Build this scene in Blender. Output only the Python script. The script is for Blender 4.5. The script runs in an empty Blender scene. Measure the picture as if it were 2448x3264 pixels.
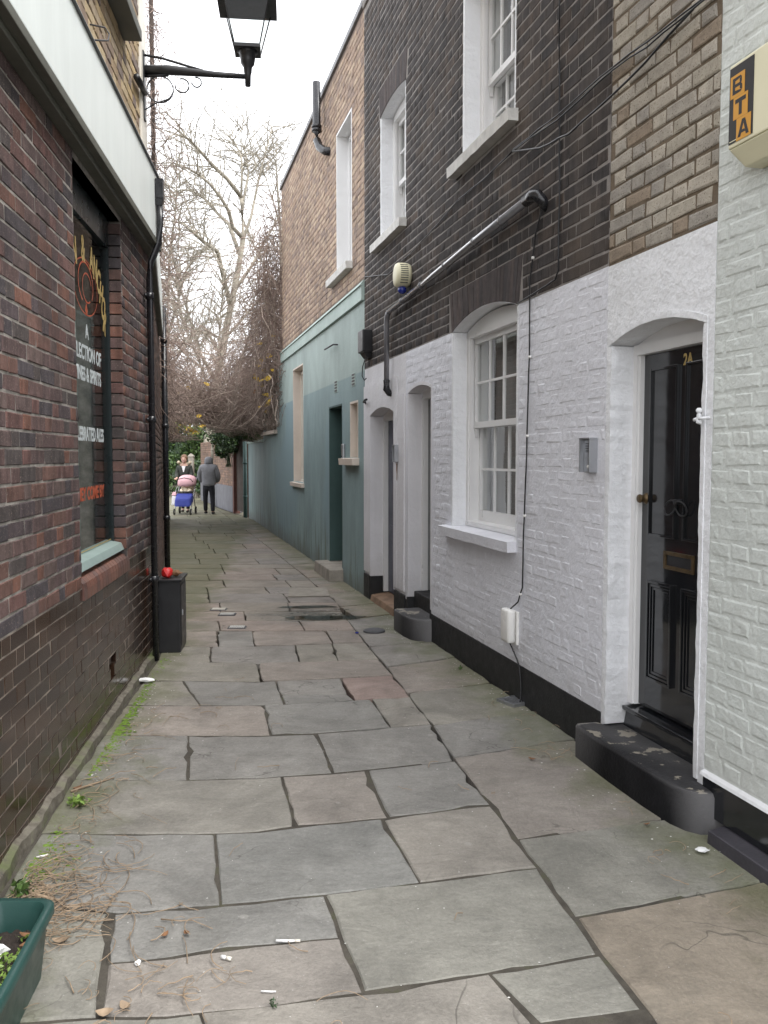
import bpy, bmesh, math, random
import numpy as np
from mathutils import Vector, Matrix, noise as mnoise

random.seed(7)
rng = np.random.default_rng(7)
SC = bpy.context.scene
COL = SC.collection
R = math.radians

# ------------------------------------------------------------------ camera
CAM_Z, PITCH, FPX, IW, IH = 1.6, math.atan(177 / 2730), 2730.0, 2448, 3264
cam = bpy.data.cameras.new('camera')
cam.lens = 30.11
cam.sensor_width = 36
cam.clip_start = 0.05
cam.clip_end = 600
camo = bpy.data.objects.new('camera', cam)
COL.objects.link(camo)
camo.location = (0, 0, CAM_Z)
camo.rotation_euler = (math.pi / 2 - PITCH, 0, 0)
SC.camera = camo

# ------------------------------------------------------------------ sky, sun, exposure
SUN_EL, SUN_AZ = R(60), R(122)          # azimuth clockwise from +Y (the way the alley runs)
w = bpy.data.worlds.new('World')
SC.world = w
w.use_nodes = True
nt = w.node_tree
nt.nodes.clear()
sky = nt.nodes.new('ShaderNodeTexSky')
sky.sky_type = 'NISHITA'
sky.sun_disc = False
sky.sun_elevation = SUN_EL
sky.sun_rotation = SUN_AZ
sky.air_density = 1.0
sky.dust_density = 6.0
sky.ozone_density = 1.0
hsv = nt.nodes.new('ShaderNodeHueSaturation')
hsv.inputs['Saturation'].default_value = 0.22
bgn = nt.nodes.new('ShaderNodeBackground')
bgn.inputs['Strength'].default_value = 0.12
won = nt.nodes.new('ShaderNodeOutputWorld')
nt.links.new(sky.outputs[0], hsv.inputs['Color'])
cloud = nt.nodes.new('ShaderNodeMix')          # an even overcast layer over the clear sky
cloud.data_type = 'RGBA'
cloud.inputs[0].default_value = 0.8
cloud.inputs[7].default_value = (8.6, 8.75, 9.1, 1)
nt.links.new(hsv.outputs[0], cloud.inputs[6])
nt.links.new(cloud.outputs[2], bgn.inputs['Color'])
nt.links.new(bgn.outputs[0], won.inputs['Surface'])

sl = bpy.data.lights.new('sun', 'SUN')
sl.energy = 1.4
sl.angle = R(35)
sl.color = (1.0, 0.97, 0.93)
so = bpy.data.objects.new('sun', sl)
COL.objects.link(so)
sd = Vector((math.sin(SUN_AZ) * math.cos(SUN_EL), math.cos(SUN_AZ) * math.cos(SUN_EL), math.sin(SUN_EL)))
so.rotation_euler = sd.to_track_quat('Z', 'Y').to_euler()
so.location = sd * 60

SC.view_settings.view_transform = 'Standard'
SC.view_settings.look = 'None'
SC.view_settings.gamma = 1
SC.view_settings.use_curve_mapping = False
SC.view_settings.exposure = 1.5
SC.cycles.max_bounces = 8
SC.cycles.diffuse_bounces = 4
SC.cycles.transparent_max_bounces = 12

# ------------------------------------------------------------------ materials
class NT:
    def __init__(s, name):
        s.m = bpy.data.materials.new(name)
        s.m.use_nodes = True
        s.t = s.m.node_tree
        s.t.nodes.clear()
        s.out = s.t.nodes.new('ShaderNodeOutputMaterial')
        s.geo = s.t.nodes.new('ShaderNodeNewGeometry')
    def n(s, ty, **kw):
        x = s.t.nodes.new(ty)
        for k, v in kw.items():
            setattr(x, k, v)
        return x
    def l(s, a, b):
        s.t.links.new(a, b)
    def noise(s, scale, detail=4, rough=.6, stretch=None, dist=0.0):
        x = s.n('ShaderNodeTexNoise')
        x.inputs['Scale'].default_value = scale
        x.inputs['Detail'].default_value = detail
        x.inputs['Roughness'].default_value = rough
        x.inputs['Distortion'].default_value = dist
        src = s.geo.outputs['Position']
        if stretch:
            mp = s.n('ShaderNodeMapping')
            mp.inputs['Scale'].default_value = stretch
            s.l(src, mp.inputs['Vector'])
            src = mp.outputs[0]
        s.l(src, x.inputs['Vector'])
        return x.outputs['Fac']
    def ramp(s, fac, stops, interp='LINEAR'):
        x = s.n('ShaderNodeValToRGB')
        cr = x.color_ramp
        cr.interpolation = interp
        while len(cr.elements) < len(stops):
            cr.elements.new(0.5)
        for e, (p, c) in zip(cr.elements, stops):
            e.position = p
            e.color = (*c, 1) if not isinstance(c, (int, float)) else (c, c, c, 1)
        s.l(fac, x.inputs[0])
        return x.outputs[0]
    def mix(s, fac, a, b, mode='MIX'):
        x = s.n('ShaderNodeMix', data_type='RGBA', blend_type=mode)
        for i, v in ((0, fac), (6, a), (7, b)):
            if hasattr(v, 'default_value') or hasattr(v, 'is_linked'):
                s.l(v, x.inputs[i])
            elif i == 0:
                x.inputs[0].default_value = v
            else:
                x.inputs[i].default_value = (*v, 1) if not isinstance(v, (int, float)) else (v, v, v, 1)
        return x.outputs[2]
    def math(s, op, a, b=0.0, clamp=False):
        x = s.n('ShaderNodeMath', operation=op, use_clamp=clamp)
        for i, v in enumerate((a, b)):
            if isinstance(v, (int, float)):
                x.inputs[i].default_value = v
            else:
                s.l(v, x.inputs[i])
        return x.outputs[0]
    def remap(s, v, a, b, c=0.0, d=1.0):
        x = s.n('ShaderNodeMapRange')
        x.inputs[1].default_value, x.inputs[2].default_value = a, b
        x.inputs[3].default_value, x.inputs[4].default_value = c, d
        s.l(v, x.inputs[0])
        return x.outputs[0]
    def plane_dist(s, p, n):
        x = s.n('ShaderNodeVectorMath', operation='DOT_PRODUCT')
        x.inputs[1].default_value = (n[0], n[1], n[2])
        s.l(s.geo.outputs['Position'], x.inputs[0])
        return s.math('SUBTRACT', x.outputs['Value'], p[0] * n[0] + p[1] * n[1] + p[2] * n[2])
    def z(s):
        x = s.n('ShaderNodeSeparateXYZ')
        s.l(s.geo.outputs['Position'], x.inputs[0])
        return x.outputs[2]
    def finish(s, col, rough=.8, bump=None, bdist=.002, bstr=1.0, spec=.4, metal=0.0, coat=0.0):
        b = s.n('ShaderNodeBsdfPrincipled')
        for k, v in (('Base Color', col), ('Roughness', rough), ('Metallic', metal), ('Specular IOR Level', spec), ('Coat Weight', coat)):
            i = b.inputs[k]
            if isinstance(v, (int, float)):
                i.default_value = v
            elif isinstance(v, tuple):
                i.default_value = (*v, 1)
            else:
                s.l(v, i)
        b.inputs['Coat Roughness'].default_value = .08
        if bump is not None:
            bn = s.n('ShaderNodeBump')
            bn.inputs['Distance'].default_value = bdist
            bn.inputs['Strength'].default_value = bstr
            s.l(bump, bn.inputs['Height'])
            s.l(bn.outputs[0], b.inputs['Normal'])
        s.l(b.outputs[0], s.out.inputs['Surface'])
        return s.m

def simple(name, col, rough=.7, var=.2, scale=6, bump=0, bscale=80, bdist=.002, spec=.4, metal=0, coat=0, stretch=None):
    t = NT(name)
    f = t.remap(t.noise(scale, 5, .65, stretch), .25, .75, 1 - var, 1 + var)
    c = t.mix(1.0, tuple(col), f, 'MULTIPLY')
    bp = t.noise(bscale, 4, .6) if bump else None
    rr = t.remap(t.noise(scale * 2.3, 3), .3, .7, max(.02, rough - .08), min(1, rough + .08))
    return t.finish(c, rr, bp, bdist, bump or 1, spec, metal, coat)

def brick(name, cols, rough=.85, bump=.8, bdist=.003, bscale=90, var=.35, speck=None, spec=.3, attr=False, coat=0, streak=.0, grime=None):
    """bricks coloured one by one: cols is a list of colours picked per brick"""
    t = NT(name)
    if attr:
        a = t.n('ShaderNodeAttribute', attribute_name='tint')
        rnd = a.outputs['Fac']
    else:
        rnd = t.n('ShaderNodeObjectInfo').outputs['Random']
    k = len(cols)
    c = t.ramp(rnd, [(i / k, cc) for i, cc in enumerate(cols)], 'CONSTANT')
    f = t.remap(t.noise(14, 6, .7), .25, .75, 1 - var, 1 + var)
    c = t.mix(1.0, c, f, 'MULTIPLY')
    f2 = t.remap(t.noise(1.1, 3, .5), .3, .7, 1 - var * .5, 1 + var * .5)
    c = t.mix(1.0, c, f2, 'MULTIPLY')
    if streak:
        g = t.remap(t.noise(3.0, 4, .6, (6, 6, .5)), .35, .65, 1 - streak, 1 + streak)
        c = t.mix(1.0, c, g, 'MULTIPLY')
    if speck:
        m = t.ramp(t.noise(130, 2, .5), [(.62, 0.0), (.70, 1.0)])
        c = t.mix(m, c, speck)
    if grime:
        gm = t.remap(t.noise(.9, 4, .6), grime[0], grime[1])
        c = t.mix(gm, c, grime[2])
    bp = t.noise(bscale, 5, .7)
    return t.finish(c, rough, bp, bdist, bump, spec, 0, coat)

RP, RD = np.array((2.3244, 0.0)), np.array((-.25163385, .96782251))          # terrace wall line, and its direction away from the camera
LP, LD = np.array((-1.122197, 0.0)), np.array((-.10708076, .99425033))       # pub wall line
RN = np.array((-RD[1], RD[0]))                                              # out of the terrace, into the alley
LN = np.array((LD[1], -LD[0]))

MAT = {}
PUBC = [(.115, .073, .068), (.078, .060, .064), (.135, .075, .062), (.064, .055, .060), (.118, .083, .076), (.095, .064, .062), (.160, .078, .058), (.072, .060, .058), (.105, .074, .070), (.128, .070, .063)]
DARKC = [(.038, .031, .029), (.046, .037, .033), (.032, .027, .026), (.052, .040, .034), (.041, .034, .032), (.034, .029, .028), (.060, .044, .035), (.043, .036, .034)]
TANC = [(.38, .345, .29), (.34, .31, .265), (.42, .38, .315), (.36, .325, .265), (.31, .285, .25), (.40, .36, .30), (.28, .225, .17), (.37, .335, .285)]
YELC = [(.37, .28, .165), (.30, .22, .14), (.42, .33, .21), (.25, .185, .14), (.34, .27, .19), (.21, .165, .14), (.39, .29, .16)]
TERC = [(.34, .245, .18), (.39, .285, .21), (.295, .215, .165), (.42, .32, .235), (.26, .195, .16), (.37, .28, .21), (.33, .24, .185)]
for a in (False, True):
    s = '_many' if a else ''
    MAT['pub' + s] = brick('pub_brick' + s, PUBC, speck=(.22, .17, .15), attr=a, var=.42, bump=1.0, streak=.22, grime=(.52, .78, (.035, .03, .03)))
    MAT['dark' + s] = brick('sooty_brick' + s, DARKC, attr=a, var=.45, streak=.35, grime=(.55, .8, (.11, .085, .065)))
    MAT['tan' + s] = brick('stock_brick' + s, TANC, attr=a, var=.25, speck=(.10, .075, .055), bump=1.0, bdist=.005, bscale=60)
    MAT['yellow' + s] = brick('yellow_brick' + s, YELC, attr=a, var=.3)
    MAT['terra' + s] = brick('pink_brick' + s, TERC, attr=a, var=.3)
    MAT['brown' + s] = brick('brown_brick' + s, [(.10, .065, .055), (.085, .058, .05), (.12, .075, .06), (.07, .052, .048)], attr=a)
    MAT['tile' + s] = brick('glazed_tile' + s, [(.030, .0165, .011), (.035, .019, .012), (.026, .015, .011), (.040, .021, .0125)], attr=a, rough=.17, bump=.25, bdist=.0015, bscale=18, var=.25, spec=.38, coat=.0)
    MAT['garden' + s] = brick('garden_brick' + s, [(.20, .13, .10), (.25, .16, .12), (.17, .12, .10), (.22, .15, .11)], attr=a)
MAT['mortar_pub'] = simple('pub_mortar', (.27, .25, .225), .95, .7, 9, 1, 120, .004)
MAT['mortar_dark'] = simple('sooty_mortar', (.235, .215, .20), .95, .45, 5, 1, 120, .004)
MAT['mortar_tan'] = simple('ochre_mortar', (.15, .115, .08), .95, .35, 7, 1, 120, .004)
MAT['mortar_yellow'] = simple('yellow_mortar', (.13, .105, .085), .95, .35, 7, 1, 120, .004)
MAT['mortar_terra'] = simple('pink_mortar', (.22, .17, .14), .95, .35, 7, 1, 120, .004)
MAT['mortar_tile'] = simple('tile_mortar', (.22, .185, .155), .9, .75, 6, 1, 120, .003)

def painted(name, col, lump=.006, dirt=.12, rough=.6, blotch=.06):
    t = NT(name)
    f = t.remap(t.noise(2.2, 6, .65), .3, .7, 1 - blotch, 1 + blotch)
    c = t.mix(1.0, tuple(col), f, 'MULTIPLY')
    d = t.ramp(t.noise(38, 5, .7), [(.60, 0.0), (.74, 1.0)])
    c = t.mix(t.math('MULTIPLY', d, dirt), c, (.16, .15, .14))
    d2 = t.remap(t.noise(2.6, 5, .6, (5, 5, .45)), .5, .8, 0, .10)
    c = t.mix(d2, c, (.33, .31, .29))
    sp = t.remap(t.math('ADD', t.z(), t.math('MULTIPLY', t.noise(5, 5, .7), .5)), .78, .42)
    c = t.mix(t.math('MULTIPLY', sp, .30), c, (.30, .28, .25))
    b = t.math('ADD', t.noise(26, 6, .62), t.math('MULTIPLY', t.noise(7, 3, .5), 1.4))
    return t.finish(c, rough, b, lump, 1.0, .35)
MAT['white'] = painted('white_wall_paint', (.715, .72, .765), .0065, .34, .62)
MAT['white_render'] = painted('white_render_paint', (.70, .69, .71), .005, .12, .6)
MAT['white_bright'] = painted('bright_white_paint', (.79, .80, .82), .009, .10, .5, .04)
MAT['sage'] = painted('sage_wall_paint', (.60, .63, .60), .008, .2, .5)
MAT['gloss_white'] = simple('white_joinery_paint', (.78, .775, .77), .35, .05, 3, .4, 60, .001)
MAT['cream_trim'] = simple('cream_joinery_paint', (.70, .66, .58), .5, .08, 3, .4, 60, .001)
MAT['pink_trim'] = simple('pale_pink_paint', (.68, .59, .51), .55, .08, 3)
MAT['black'] = simple('black_masonry_paint', (.016, .016, .017), .6, .35, 7, .7, 70, .003)
MAT['black_worn'] = None
MAT['black_gloss'] = simple('black_gloss_paint', (.010, .011, .013), .12, .2, 3, .12, 6, .002, .5, 0, .5)
MAT['black_metal'] = simple('black_iron_paint', (.020, .020, .022), .38, .3, 8, .4, 90, .001)
MAT['grey_pipe'] = simple('grey_pipe_paint', (.17, .17, .185), .16, .2, 6, .15, 40, .001, .9, 0, .9)
MAT['black_pipe'] = simple('black_pipe_paint', (.018, .018, .021), .25, .3, 6, .3, 40, .001, .5)
MAT['blue_door'] = simple('blue_grey_door_paint', (.05, .055, .085), .35, .1, 3)
MAT['fascia'] = simple('pale_green_fascia_paint', (.73, .775, .755), .45, .07, 1.6, .3, 30, .001, stretch=(3, 3, .6))
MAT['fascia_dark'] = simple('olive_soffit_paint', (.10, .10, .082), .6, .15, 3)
MAT['teal_sill'] = simple('pale_teal_sill_paint', (.28, .36, .34), .4, .1, 3)
MAT['frame_dark'] = simple('dark_green_frame_paint', (.018, .024, .026), .3, .1, 3)
MAT['blind'] = simple('teal_blind', (.14, .25, .235), .8, .12, 2)
MAT['sill_brick'] = brick('bullnose_brick', [(.17, .075, .055), (.14, .065, .05), (.19, .085, .06), (.12, .06, .05)], rough=.35, bump=.5, bdist=.002, spec=.5, coat=.25)
MAT['lead'] = simple('grey_lead', (.16, .16, .165), .5, .15, 5)
MAT['stone'] = simple('worn_stone', (.30, .27, .23), .85, .3, 6, 1, 50, .004)
MAT['kerb_stone'] = None
MAT['stone_white'] = simple('weathered_white_stone', (.60, .59, .56), .7, .22, 9, 1, 50, .004)
MAT['cream_plastic'] = simple('cream_plastic', (.74, .70, .50), .4, .05, 2)
MAT['white_plastic'] = simple('white_plastic', (.78, .77, .74), .3, .05, 3)
MAT['steel'] = simple('brushed_steel', (.42, .43, .45), .35, .12, 5, metal=.8)
MAT['brass'] = simple('tarnished_brass', (.11, .075, .038), .42, .45, 20, metal=.6)
MAT['blue_plastic'] = simple('blue_lens', (.02, .035, .25), .2, .1, 4, spec=.6)
MAT['orange'] = simple('orange_print', (.62, .30, .035), .45, .06, 4)
MAT['ink'] = simple('black_print', (.014, .013, .015), .4, .1, 4)
MAT['gold_paint'] = simple('gold_lettering', (.47, .34, .13), .5, .2, 30)
MAT['white_paint'] = simple('white_lettering', (.52, .56, .57), .5, .2, 30)
MAT['red_paint'] = simple('red_lettering', (.42, .085, .035), .5, .2, 30)
MAT['green_plastic'] = simple('dark_green_plastic', (.018, .055, .048), .36, .12, 6, .5, 160, .0008)
MAT['soil'] = simple('dark_soil', (.028, .021, .017), .95, .5, 40, 1, 60, .01)
MAT['bark'] = simple('grey_green_bark', (.27, .245, .20), .9, .35, 3, 1, 30, .01)
MAT['twig'] = simple('brown_vine_stem', (.25, .185, .155), .85, .4, 4)
MAT['twig_pale'] = simple('pale_vine_stem', (.35, .285, .235), .85, .4, 4)
MAT['litter_twig'] = simple('dry_leaf_stalk', (.29, .215, .145), .7, .4, 14)
MAT['leaf_dark'] = simple('dark_green_leaf', (.035, .065, .028), .5, .5, 5)
MAT['leaf_mid'] = simple('mid_green_leaf', (.075, .13, .035), .5, .5, 5)
MAT['leaf_lime'] = simple('lime_leaf', (.16, .25, .05), .55, .4, 12)
MAT['leaf_yellow'] = simple('yellow_leaf', (.52, .34, .04), .6, .3, 6)
MAT['leaf_brown'] = simple('dead_brown_leaf', (.19, .095, .045), .7, .4, 20)
MAT['moss'] = simple('bright_moss', (.13, .21, .028), .95, .5, 30, 1, 200, .004)
MAT['iron'] = simple('cast_iron', (.075, .075, .08), .6, .3, 20, 1, 150, .002)
MAT['wood_dark'] = simple('dark_timber', (.055, .04, .032), .8, .3, 5, 1, 40, .003)
MAT['skin'] = simple('skin', (.50, .31, .24), .55, .08, 8)
MAT['hoodie'] = simple('grey_jersey', (.20, .20, .215), .95, .2, 8, .8, 30, .01)
MAT['trousers'] = simple('black_denim', (.016, .016, .022), .85, .2, 8)
MAT['coat'] = simple('dark_green_coat', (.032, .035, .030), .8, .2, 8)
MAT['fur'] = simple('beige_fur', (.50, .42, .31), .95, .35, 40, 1, 120, .02)
MAT['hair'] = simple('brown_hair', (.14, .075, .04), .6, .3, 60)
MAT['cloth_white'] = simple('white_cloth', (.72, .71, .72), .85, .08, 6)
MAT['cloth_pink'] = simple('pale_pink_cloth', (.60, .36, .39), .85, .12, 6)
MAT['cloth_cream'] = simple('cream_cloth', (.68, .60, .45), .85, .1, 6)
MAT['cloth_blue'] = simple('royal_blue_cloth', (.035, .05, .26), .75, .15, 6)
MAT['rubber'] = simple('black_rubber', (.02, .02, .02), .7, .2, 6)
MAT['red_card'] = simple('red_foil', (.55, .02, .02), .3, .15, 20)
MAT['paper'] = simple('crumpled_white_paper', (.78, .78, .77), .8, .06, 20)
MAT['curtain'] = simple('grey_net_curtain', (.40, .39, .39), .9, .12, 3, stretch=(6, 6, .2))
MAT['room'] = simple('dim_room', (.13, .12, .115), .9, .1, 2)
MAT['rust'] = simple('rust_stain', (.24, .11, .06), .9, .3, 20)

def stepmat():
    t = NT('worn_black_step_paint')
    c = t.mix(1.0, (.010, .010, .0115), t.remap(t.noise(9, 5, .7), .25, .75, .6, 1.5), 'MULTIPLY')
    m = t.ramp(t.noise(7.5, 6, .62, (1, 1, 3)), [(.565, 0.0), (.59, 1.0)])
    nz = t.n('ShaderNodeSeparateXYZ')
    t.l(t.geo.outputs['Normal'], nz.inputs[0])
    m = t.math('MULTIPLY', m, t.remap(nz.outputs[2], .7, .95))
    c = t.mix(m, c, (.24, .215, .17))
    e = t.ramp(t.geo.outputs['Pointiness'], [(.53, 0.0), (.60, 1.0)])
    c = t.mix(t.math('MULTIPLY', e, .55), c, (.34, .33, .33))
    return t.finish(c, .62, t.noise(45, 5, .65), .004, 1.0, .14)
MAT['black_worn'] = stepmat()
def kerbmat():
    t = NT('mossy_kerb_concrete')
    c = t.ramp(t.noise(16, 6, .72), [(.3, (.075, .068, .055)), (.5, (.15, .135, .11)), (.68, (.23, .21, .175))])
    c = t.mix(t.math('MULTIPLY', t.remap(t.noise(4, 5, .65), .50, .66), .7), c, (.085, .12, .028))
    return t.finish(c, .95, t.noise(55, 5, .7), .006, 1, .2)
MAT['kerb_stone'] = kerbmat()

def glassmat():
    t = NT('window_glass')
    tr = t.n('ShaderNodeBsdfTransparent')
    tr.inputs[0].default_value = (.86, .88, .87, 1)
    gl = t.n('ShaderNodeBsdfGlossy')
    gl.inputs['Roughness'].default_value = .03
    fr = t.n('ShaderNodeFresnel')
    fr.inputs[0].default_value = 1.52
    mx = t.n('ShaderNodeMixShader')
    t.l(t.math('ADD', t.math('MULTIPLY', fr.outputs[0], .30), .01, True), mx.inputs[0])
    t.l(tr.outputs[0], mx.inputs[1])
    t.l(gl.outputs[0], mx.inputs[2])
    t.l(mx.outputs[0], t.out.inputs['Surface'])
    return t.m
MAT['glass'] = glassmat()

def slabmat():
    t = NT('york_stone')
    rnd = t.n('ShaderNodeObjectInfo').outputs['Random']
    c = t.ramp(rnd, [(0, (.225, .215, .19)), (.15, (.24, .222, .195)), (.32, (.215, .210, .195)), (.48, (.248, .225, .20)), (.6, (.228, .220, .192)), (.75, (.238, .217, .193)), (.88, (.208, .206, .192))], 'CONSTANT')
    oi = t.n('ShaderNodeObjectInfo')
    c = t.mix(1.0, c, oi.outputs['Color'], 'MULTIPLY')
    c = t.mix(1.0, c, t.remap(t.noise(2.3, 6, .68, None, .6), .25, .75, .64, 1.34), 'MULTIPLY')
    c = t.mix(1.0, c, t.remap(t.noise(60, 5, .75), .25, .75, .80, 1.20), 'MULTIPLY')
    c = t.mix(1.0, c, t.remap(t.noise(9, 6, .7, (1, 2.4, 1), 1.0), .25, .75, .86, 1.14), 'MULTIPLY')
    # lifted bedding edges: thin dark curved lines here and there
    rid = t.math('ABSOLUTE', t.math('SUBTRACT', t.noise(1.9, 4, .5, None, .5), .5))
    ln_ = t.math('MULTIPLY', t.remap(rid, .0045, .0015), t.remap(t.noise(1.2, 2, .5), .54, .60))
    c = t.mix(t.math('MULTIPLY', ln_, .6), c, (.055, .05, .042))
    stp = t.math('MULTIPLY', t.remap(t.noise(1.9, 4, .5, None, .5), .497, .503), .5)
    # rain-darkened stains and lichen specks
    st = t.ramp(t.noise(1.4, 5, .7, None, 1.2), [(.55, 0.0), (.72, 1.0)])
    c = t.mix(t.math('MULTIPLY', st, .35), c, (.105, .10, .085))
    sp = t.ramp(t.noise(95, 1, .5), [(.735, 0.0), (.755, 1.0)])
    c = t.mix(t.math('MULTIPLY', sp, .5), c, (.42, .41, .39))
    vo = t.n('ShaderNodeTexVoronoi')
    vo.inputs['Scale'].default_value = 3.2
    t.l(t.geo.outputs['Position'], vo.inputs['Vector'])
    gum = t.math('MULTIPLY', t.remap(vo.outputs['Distance'], .058, .046), t.math('GREATER_THAN', t.noise(1.7, 1), .52))
    c = t.mix(t.math('MULTIPLY', gum, .38), c, (.36, .35, .32))
    # green growth along the foot of both walls
    n = t.noise(3.1, 5, .65)
    d1 = t.plane_dist((*RP, 0), (*RN, 0))
    g1 = t.remap(t.math('SUBTRACT', d1, t.math('MULTIPLY', t.math('SUBTRACT', n, .5), 1.3)), .42, .02)
    d2 = t.plane_dist((*LP, 0), (*LN, 0))
    g2 = t.remap(t.math('SUBTRACT', d2, t.math('MULTIPLY', t.math('SUBTRACT', n, .5), 1.2)), .36, .04)
    g = t.math('MULTIPLY', t.math('MAXIMUM', g1, g2, True), .62)
    c = t.mix(g, c, t.mix(t.noise(24, 4, .6), (.075, .095, .028), (.125, .125, .06)))
    b = t.math('ADD', t.math('MULTIPLY', t.noise(5, 5, .6, None, .8), 1.6), t.math('MULTIPLY', t.noise(70, 4, .7), .5))
    ro = t.remap(t.noise(2.0, 4, .6), .3, .7, .50, .78)
    # wet patch where the rainwater collects
    mp = t.n('ShaderNodeMapping')
    mp.inputs['Location'].default_value = (.80, -8.62, 0)
    t.l(t.geo.outputs['Position'], mp.inputs['Vector'])
    ml = t.n('ShaderNodeVectorMath', operation='MULTIPLY')
    ml.inputs[1].default_value = (1.35, 1.25, 0)
    t.l(mp.outputs[0], ml.inputs[0])
    ln = t.n('ShaderNodeVectorMath', operation='LENGTH')
    t.l(ml.outputs[0], ln.inputs[0])
    wv = t.math('ADD', ln.outputs['Value'], t.math('MULTIPLY', t.noise(3.4, 4, .6, (.7, 1.9, 1)), 1.5))
    wet = t.remap(wv, 1.52, 1.02)
    c = t.mix(t.math('MULTIPLY', wet, .60), c, (.045, .046, .036))
    ro = t.math('SUBTRACT', ro, t.math('MULTIPLY', wet, .42), True)
    return t.finish(c, ro, b, .012, .7, .35)
MAT['slab'] = slabmat()

def jointmat():
    t = NT('joint_dirt')
    c = t.ramp(t.noise(7, 5, .7), [(.3, (.046, .041, .035)), (.55, (.088, .079, .065)), (.72, (.075, .080, .042))])
    return t.finish(c, .95, t.noise(60, 5, .7), .006, 1, .2)
MAT['joint'] = jointmat()

def groundmat():
    t = NT('garden_soil')
    c = t.ramp(t.noise(.7, 5, .7), [(.3, (.06, .055, .04)), (.6, (.10, .09, .065)), (.8, (.07, .085, .035))])
    return t.finish(c, .95, t.noise(8, 5, .7), .02, 1, .2)
MAT['ground'] = groundmat()

def puddlemat():
    t = NT('rain_water_film')
    tr = t.n('ShaderNodeBsdfTransparent')
    t.l(t.ramp(t.noise(8, 4, .6), [(.35, (.42, .44, .40)), (.65, (.62, .60, .56))]), tr.inputs[0])
    gl = t.n('ShaderNodeBsdfGlossy')
    gl.inputs['Roughness'].default_value = .03
    fr = t.n('ShaderNodeFresnel')
    fr.inputs[0].default_value = 1.33
    mx = t.n('ShaderNodeMixShader')
    t.l(fr.outputs[0], mx.inputs[0])
    t.l(tr.outputs[0], mx.inputs[1])
    t.l(gl.outputs[0], mx.inputs[2])
    t.l(mx.outputs[0], t.out.inputs['Surface'])
    return t.m
MAT['puddle'] = puddlemat()

def greenwall():
    t = NT('green_render')
    z = t.z()
    up = t.remap(z, 2.565, 2.585)
    c = t.mix(up, (.25, .335, .34), (.36, .44, .415))
    f = t.remap(t.noise(1.5, 6, .65, (1, 1, .5)), .25, .75, .74, 1.26)
    c = t.mix(1.0, c, f, 'MULTIPLY')
    # a bluer repaint patch, green slime streaks and splash dirt along the bottom
    pt = t.ramp(t.noise(.42, 2, .4), [(.53, 0.0), (.6, 1.0)])
    c = t.mix(t.math('MULTIPLY', pt, t.math('SUBTRACT', 1.0, up)), c, (.235, .325, .35))
    sl = t.math('MULTIPLY', t.ramp(t.noise(2.2, 4, .6, (4, 4, .4)), [(.52, 0.0), (.66, 1.0)]), t.remap(z, .95, .12))
    c = t.mix(t.math('MULTIPLY', sl, .75), c, (.085, .088, .035))
    dr = t.remap(t.math('ADD', z, t.math('MULTIPLY', t.noise(2, 4, .6), .5)), .52, .22)
    c = t.mix(t.math('MULTIPLY', dr, .6), c, (.14, .135, .115))
    return t.finish(c, .62, t.math('ADD', t.noise(30, 5, .6), t.noise(5, 3)), .004, .8, .35)
MAT['green_wall'] = greenwall()
MAT['green_band'] = simple('pale_green_band', (.38, .47, .435), .6, .12, 2, .6, 40, .003)
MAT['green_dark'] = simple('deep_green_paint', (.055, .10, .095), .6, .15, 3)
# ------------------------------------------------------------------ geometry helpers
def tag(o, label=None, cat=None, group=None, kind=None):
    if label: o['label'] = label
    if cat: o['category'] = cat
    if group: o['group'] = group
    if kind: o['kind'] = kind
    return o

def empty(name, label, cat, loc=(0, 0, 0), rz=0.0, group=None):
    o = bpy.data.objects.new(name, None)
    COL.objects.link(o)
    o.location = loc
    o.rotation_euler = (0, 0, rz)
    o.empty_display_size = .2
    return tag(o, label, cat, group)

def link(name, me, mat, parent=None, smooth=False):
    o = bpy.data.objects.new(name, me)
    COL.objects.link(o)
    if mat is not None and not me.materials:
        me.materials.append(MAT[mat] if isinstance(mat, str) else mat)
    if smooth and len(me.polygons):
        me.polygons.foreach_set('use_smooth', [True] * len(me.polygons))
    if parent is not None:
        o.parent = parent
    return o

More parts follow.
